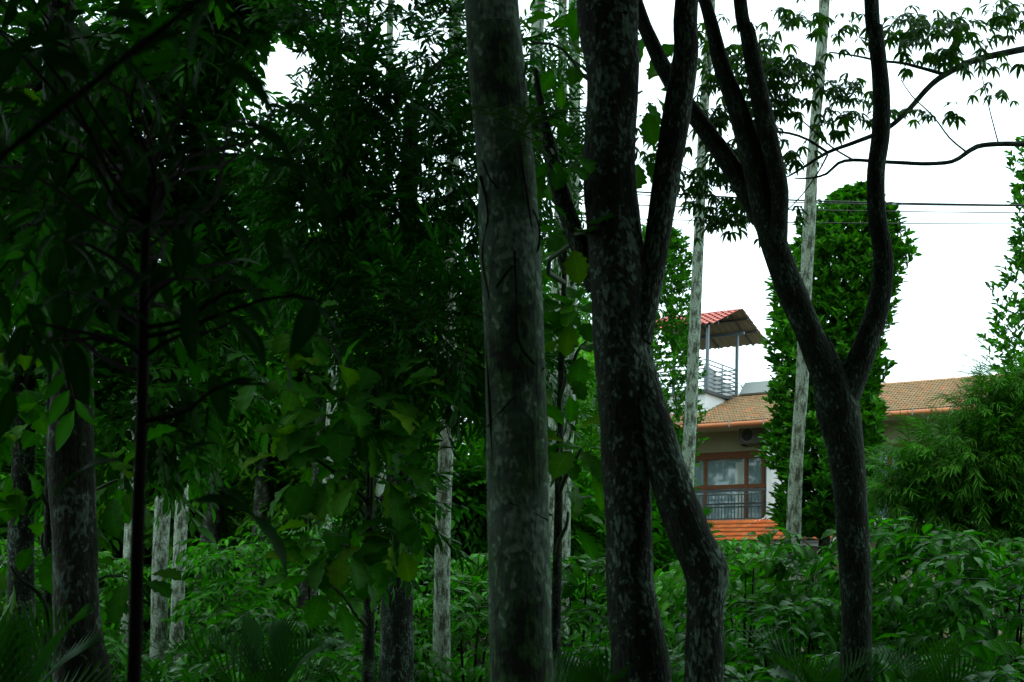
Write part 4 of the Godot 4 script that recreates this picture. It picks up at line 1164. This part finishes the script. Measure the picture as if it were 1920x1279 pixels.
func make_ground():
	var st := SurfaceTool.new()
	st.begin(Mesh.PRIMITIVE_TRIANGLES)
	st.set_smooth_group(0)
	var xs := []
	var zs := []
	for i in 81: xs.append(signf(i - 40.0) * pow(absf(i - 40.0) / 40.0, 2.2) * 420.0)
	for i in 90: zs.append(40.0 - 80.0 * (i / 60.0) if i <= 60 else -40.0 - pow((i - 60.0) / 29.0, 2.0) * 500.0)
	for j in zs.size() - 1:
		for i in xs.size() - 1:
			for c in [[0, 0], [1, 0], [0, 1], [1, 0], [1, 1], [0, 1]]:
				var x: float = xs[i + c[0]]
				var z: float = zs[j + 1 - c[1]]
				st.add_vertex(Vector3(x, ground_y(x, z), z))
	st.generate_normals()
	var g := part("ground", st.commit(), M.soil, self)
	g.set_meta("kind", "structure")
	tag(g, "dark bare soil sloping up to the house", "ground", "", "structure")

func far_palms():
	for q in [[1408, 740, 62, 0.5], [1792, 722, 60, 0.35], [1838, 716, 60, 0.35]]:
		var top := at(q[0], q[1] + 25, q[2])
		var base := Vector3(top.x, ground_y(top.x, top.z), top.z)
		var t := thing("distant_palm", base, "palm top showing its spiky fronds over the roof ridge", "palm", "palms behind the house")
		part("trunk", tube(PackedVector3Array([Vector3(0, -0.2, 0), Vector3(0.1, (top.y - base.y) * 0.5, 0), top - base]), PackedFloat32Array([0.15, 0.12, 0.1]), 8), M.spotty, t)
		for k in 14:
			part("frond", S.frond, M.gloss_set[k % 4], t, Transform3D(Basis(Vector3.UP, TAU * k / 14.0 + rf(-0.2, 0.2)) * Basis(Vector3.RIGHT, rf(-0.5, 0.2)) * Basis.from_scale(Vector3.ONE * q[3] * 2.0), top - base))

# ------------------------------------------------------------------ scene
func _ready():
	rng.seed = 4711
	wobble.seed = 3
	wobble.frequency = 0.01
	wobble.fractal_octaves = 3
	var cam := Camera3D.new()
	cam.name = "camera"
	var lens := CameraAttributesPhysical.new()
	lens.frustum_focal_length = 12.0 / tan(deg_to_rad(13.0))
	lens.exposure_aperture = 7.0
	lens.frustum_focus_distance = 19.0
	lens.frustum_near = 0.05
	lens.frustum_far = 1200.0
	cam.attributes = lens
	cam.fov = 26.0
	cam.near = 0.05
	cam.far = 1200.0
	cam.transform = Transform3D(cam_basis, EYE)
	add_child(cam)
	cam.current = true
	var env := Environment.new()
	env.background_mode = Environment.BG_SKY
	var sky := Sky.new()
	var sm := ProceduralSkyMaterial.new()
	sm.sky_top_color = lin(0.70, 0.90, 0.94)
	sm.sky_horizon_color = lin(0.76, 0.97, 1.0)
	sm.sky_curve = 0.2
	sm.ground_bottom_color = lin(0.08, 0.09, 0.06)
	sm.ground_horizon_color = lin(0.3, 0.33, 0.3)
	sm.sun_angle_max = 1.0
	sky.sky_material = sm
	env.sky = sky
	env.background_energy_multiplier = 1.2
	env.tonemap_mode = Environment.TONE_MAPPER_LINEAR
	env.tonemap_exposure = 2.2
	env.sdfgi_enabled = true
	env.ssao_enabled = true
	env.ssil_enabled = true
	var we := WorldEnvironment.new()
	we.name = "surroundings"
	we.environment = env
	add_child(we)
	var sun := DirectionalLight3D.new()
	sun.name = "veiled_sun"
	sun.light_energy = 0.3
	sun.light_angular_distance = 25.0
	sun.light_color = Color(0.97, 1.0, 0.96)
	sun.shadow_enabled = true
	sun.rotation_degrees = Vector3(-72, -20, 0)
	add_child(sun)

	make_materials()
	make_leaf_meshes()
	make_ground()
	make_house()
	make_near_trees()
	make_slender_trees()
	make_leafy_trees()
	make_column_trees()
	make_kapok()
	make_lobed_trees()
	make_bamboo()
	make_undergrowth()
	make_bushes()
	make_sapling()
	make_wires()
	far_palms()
	make_shade()
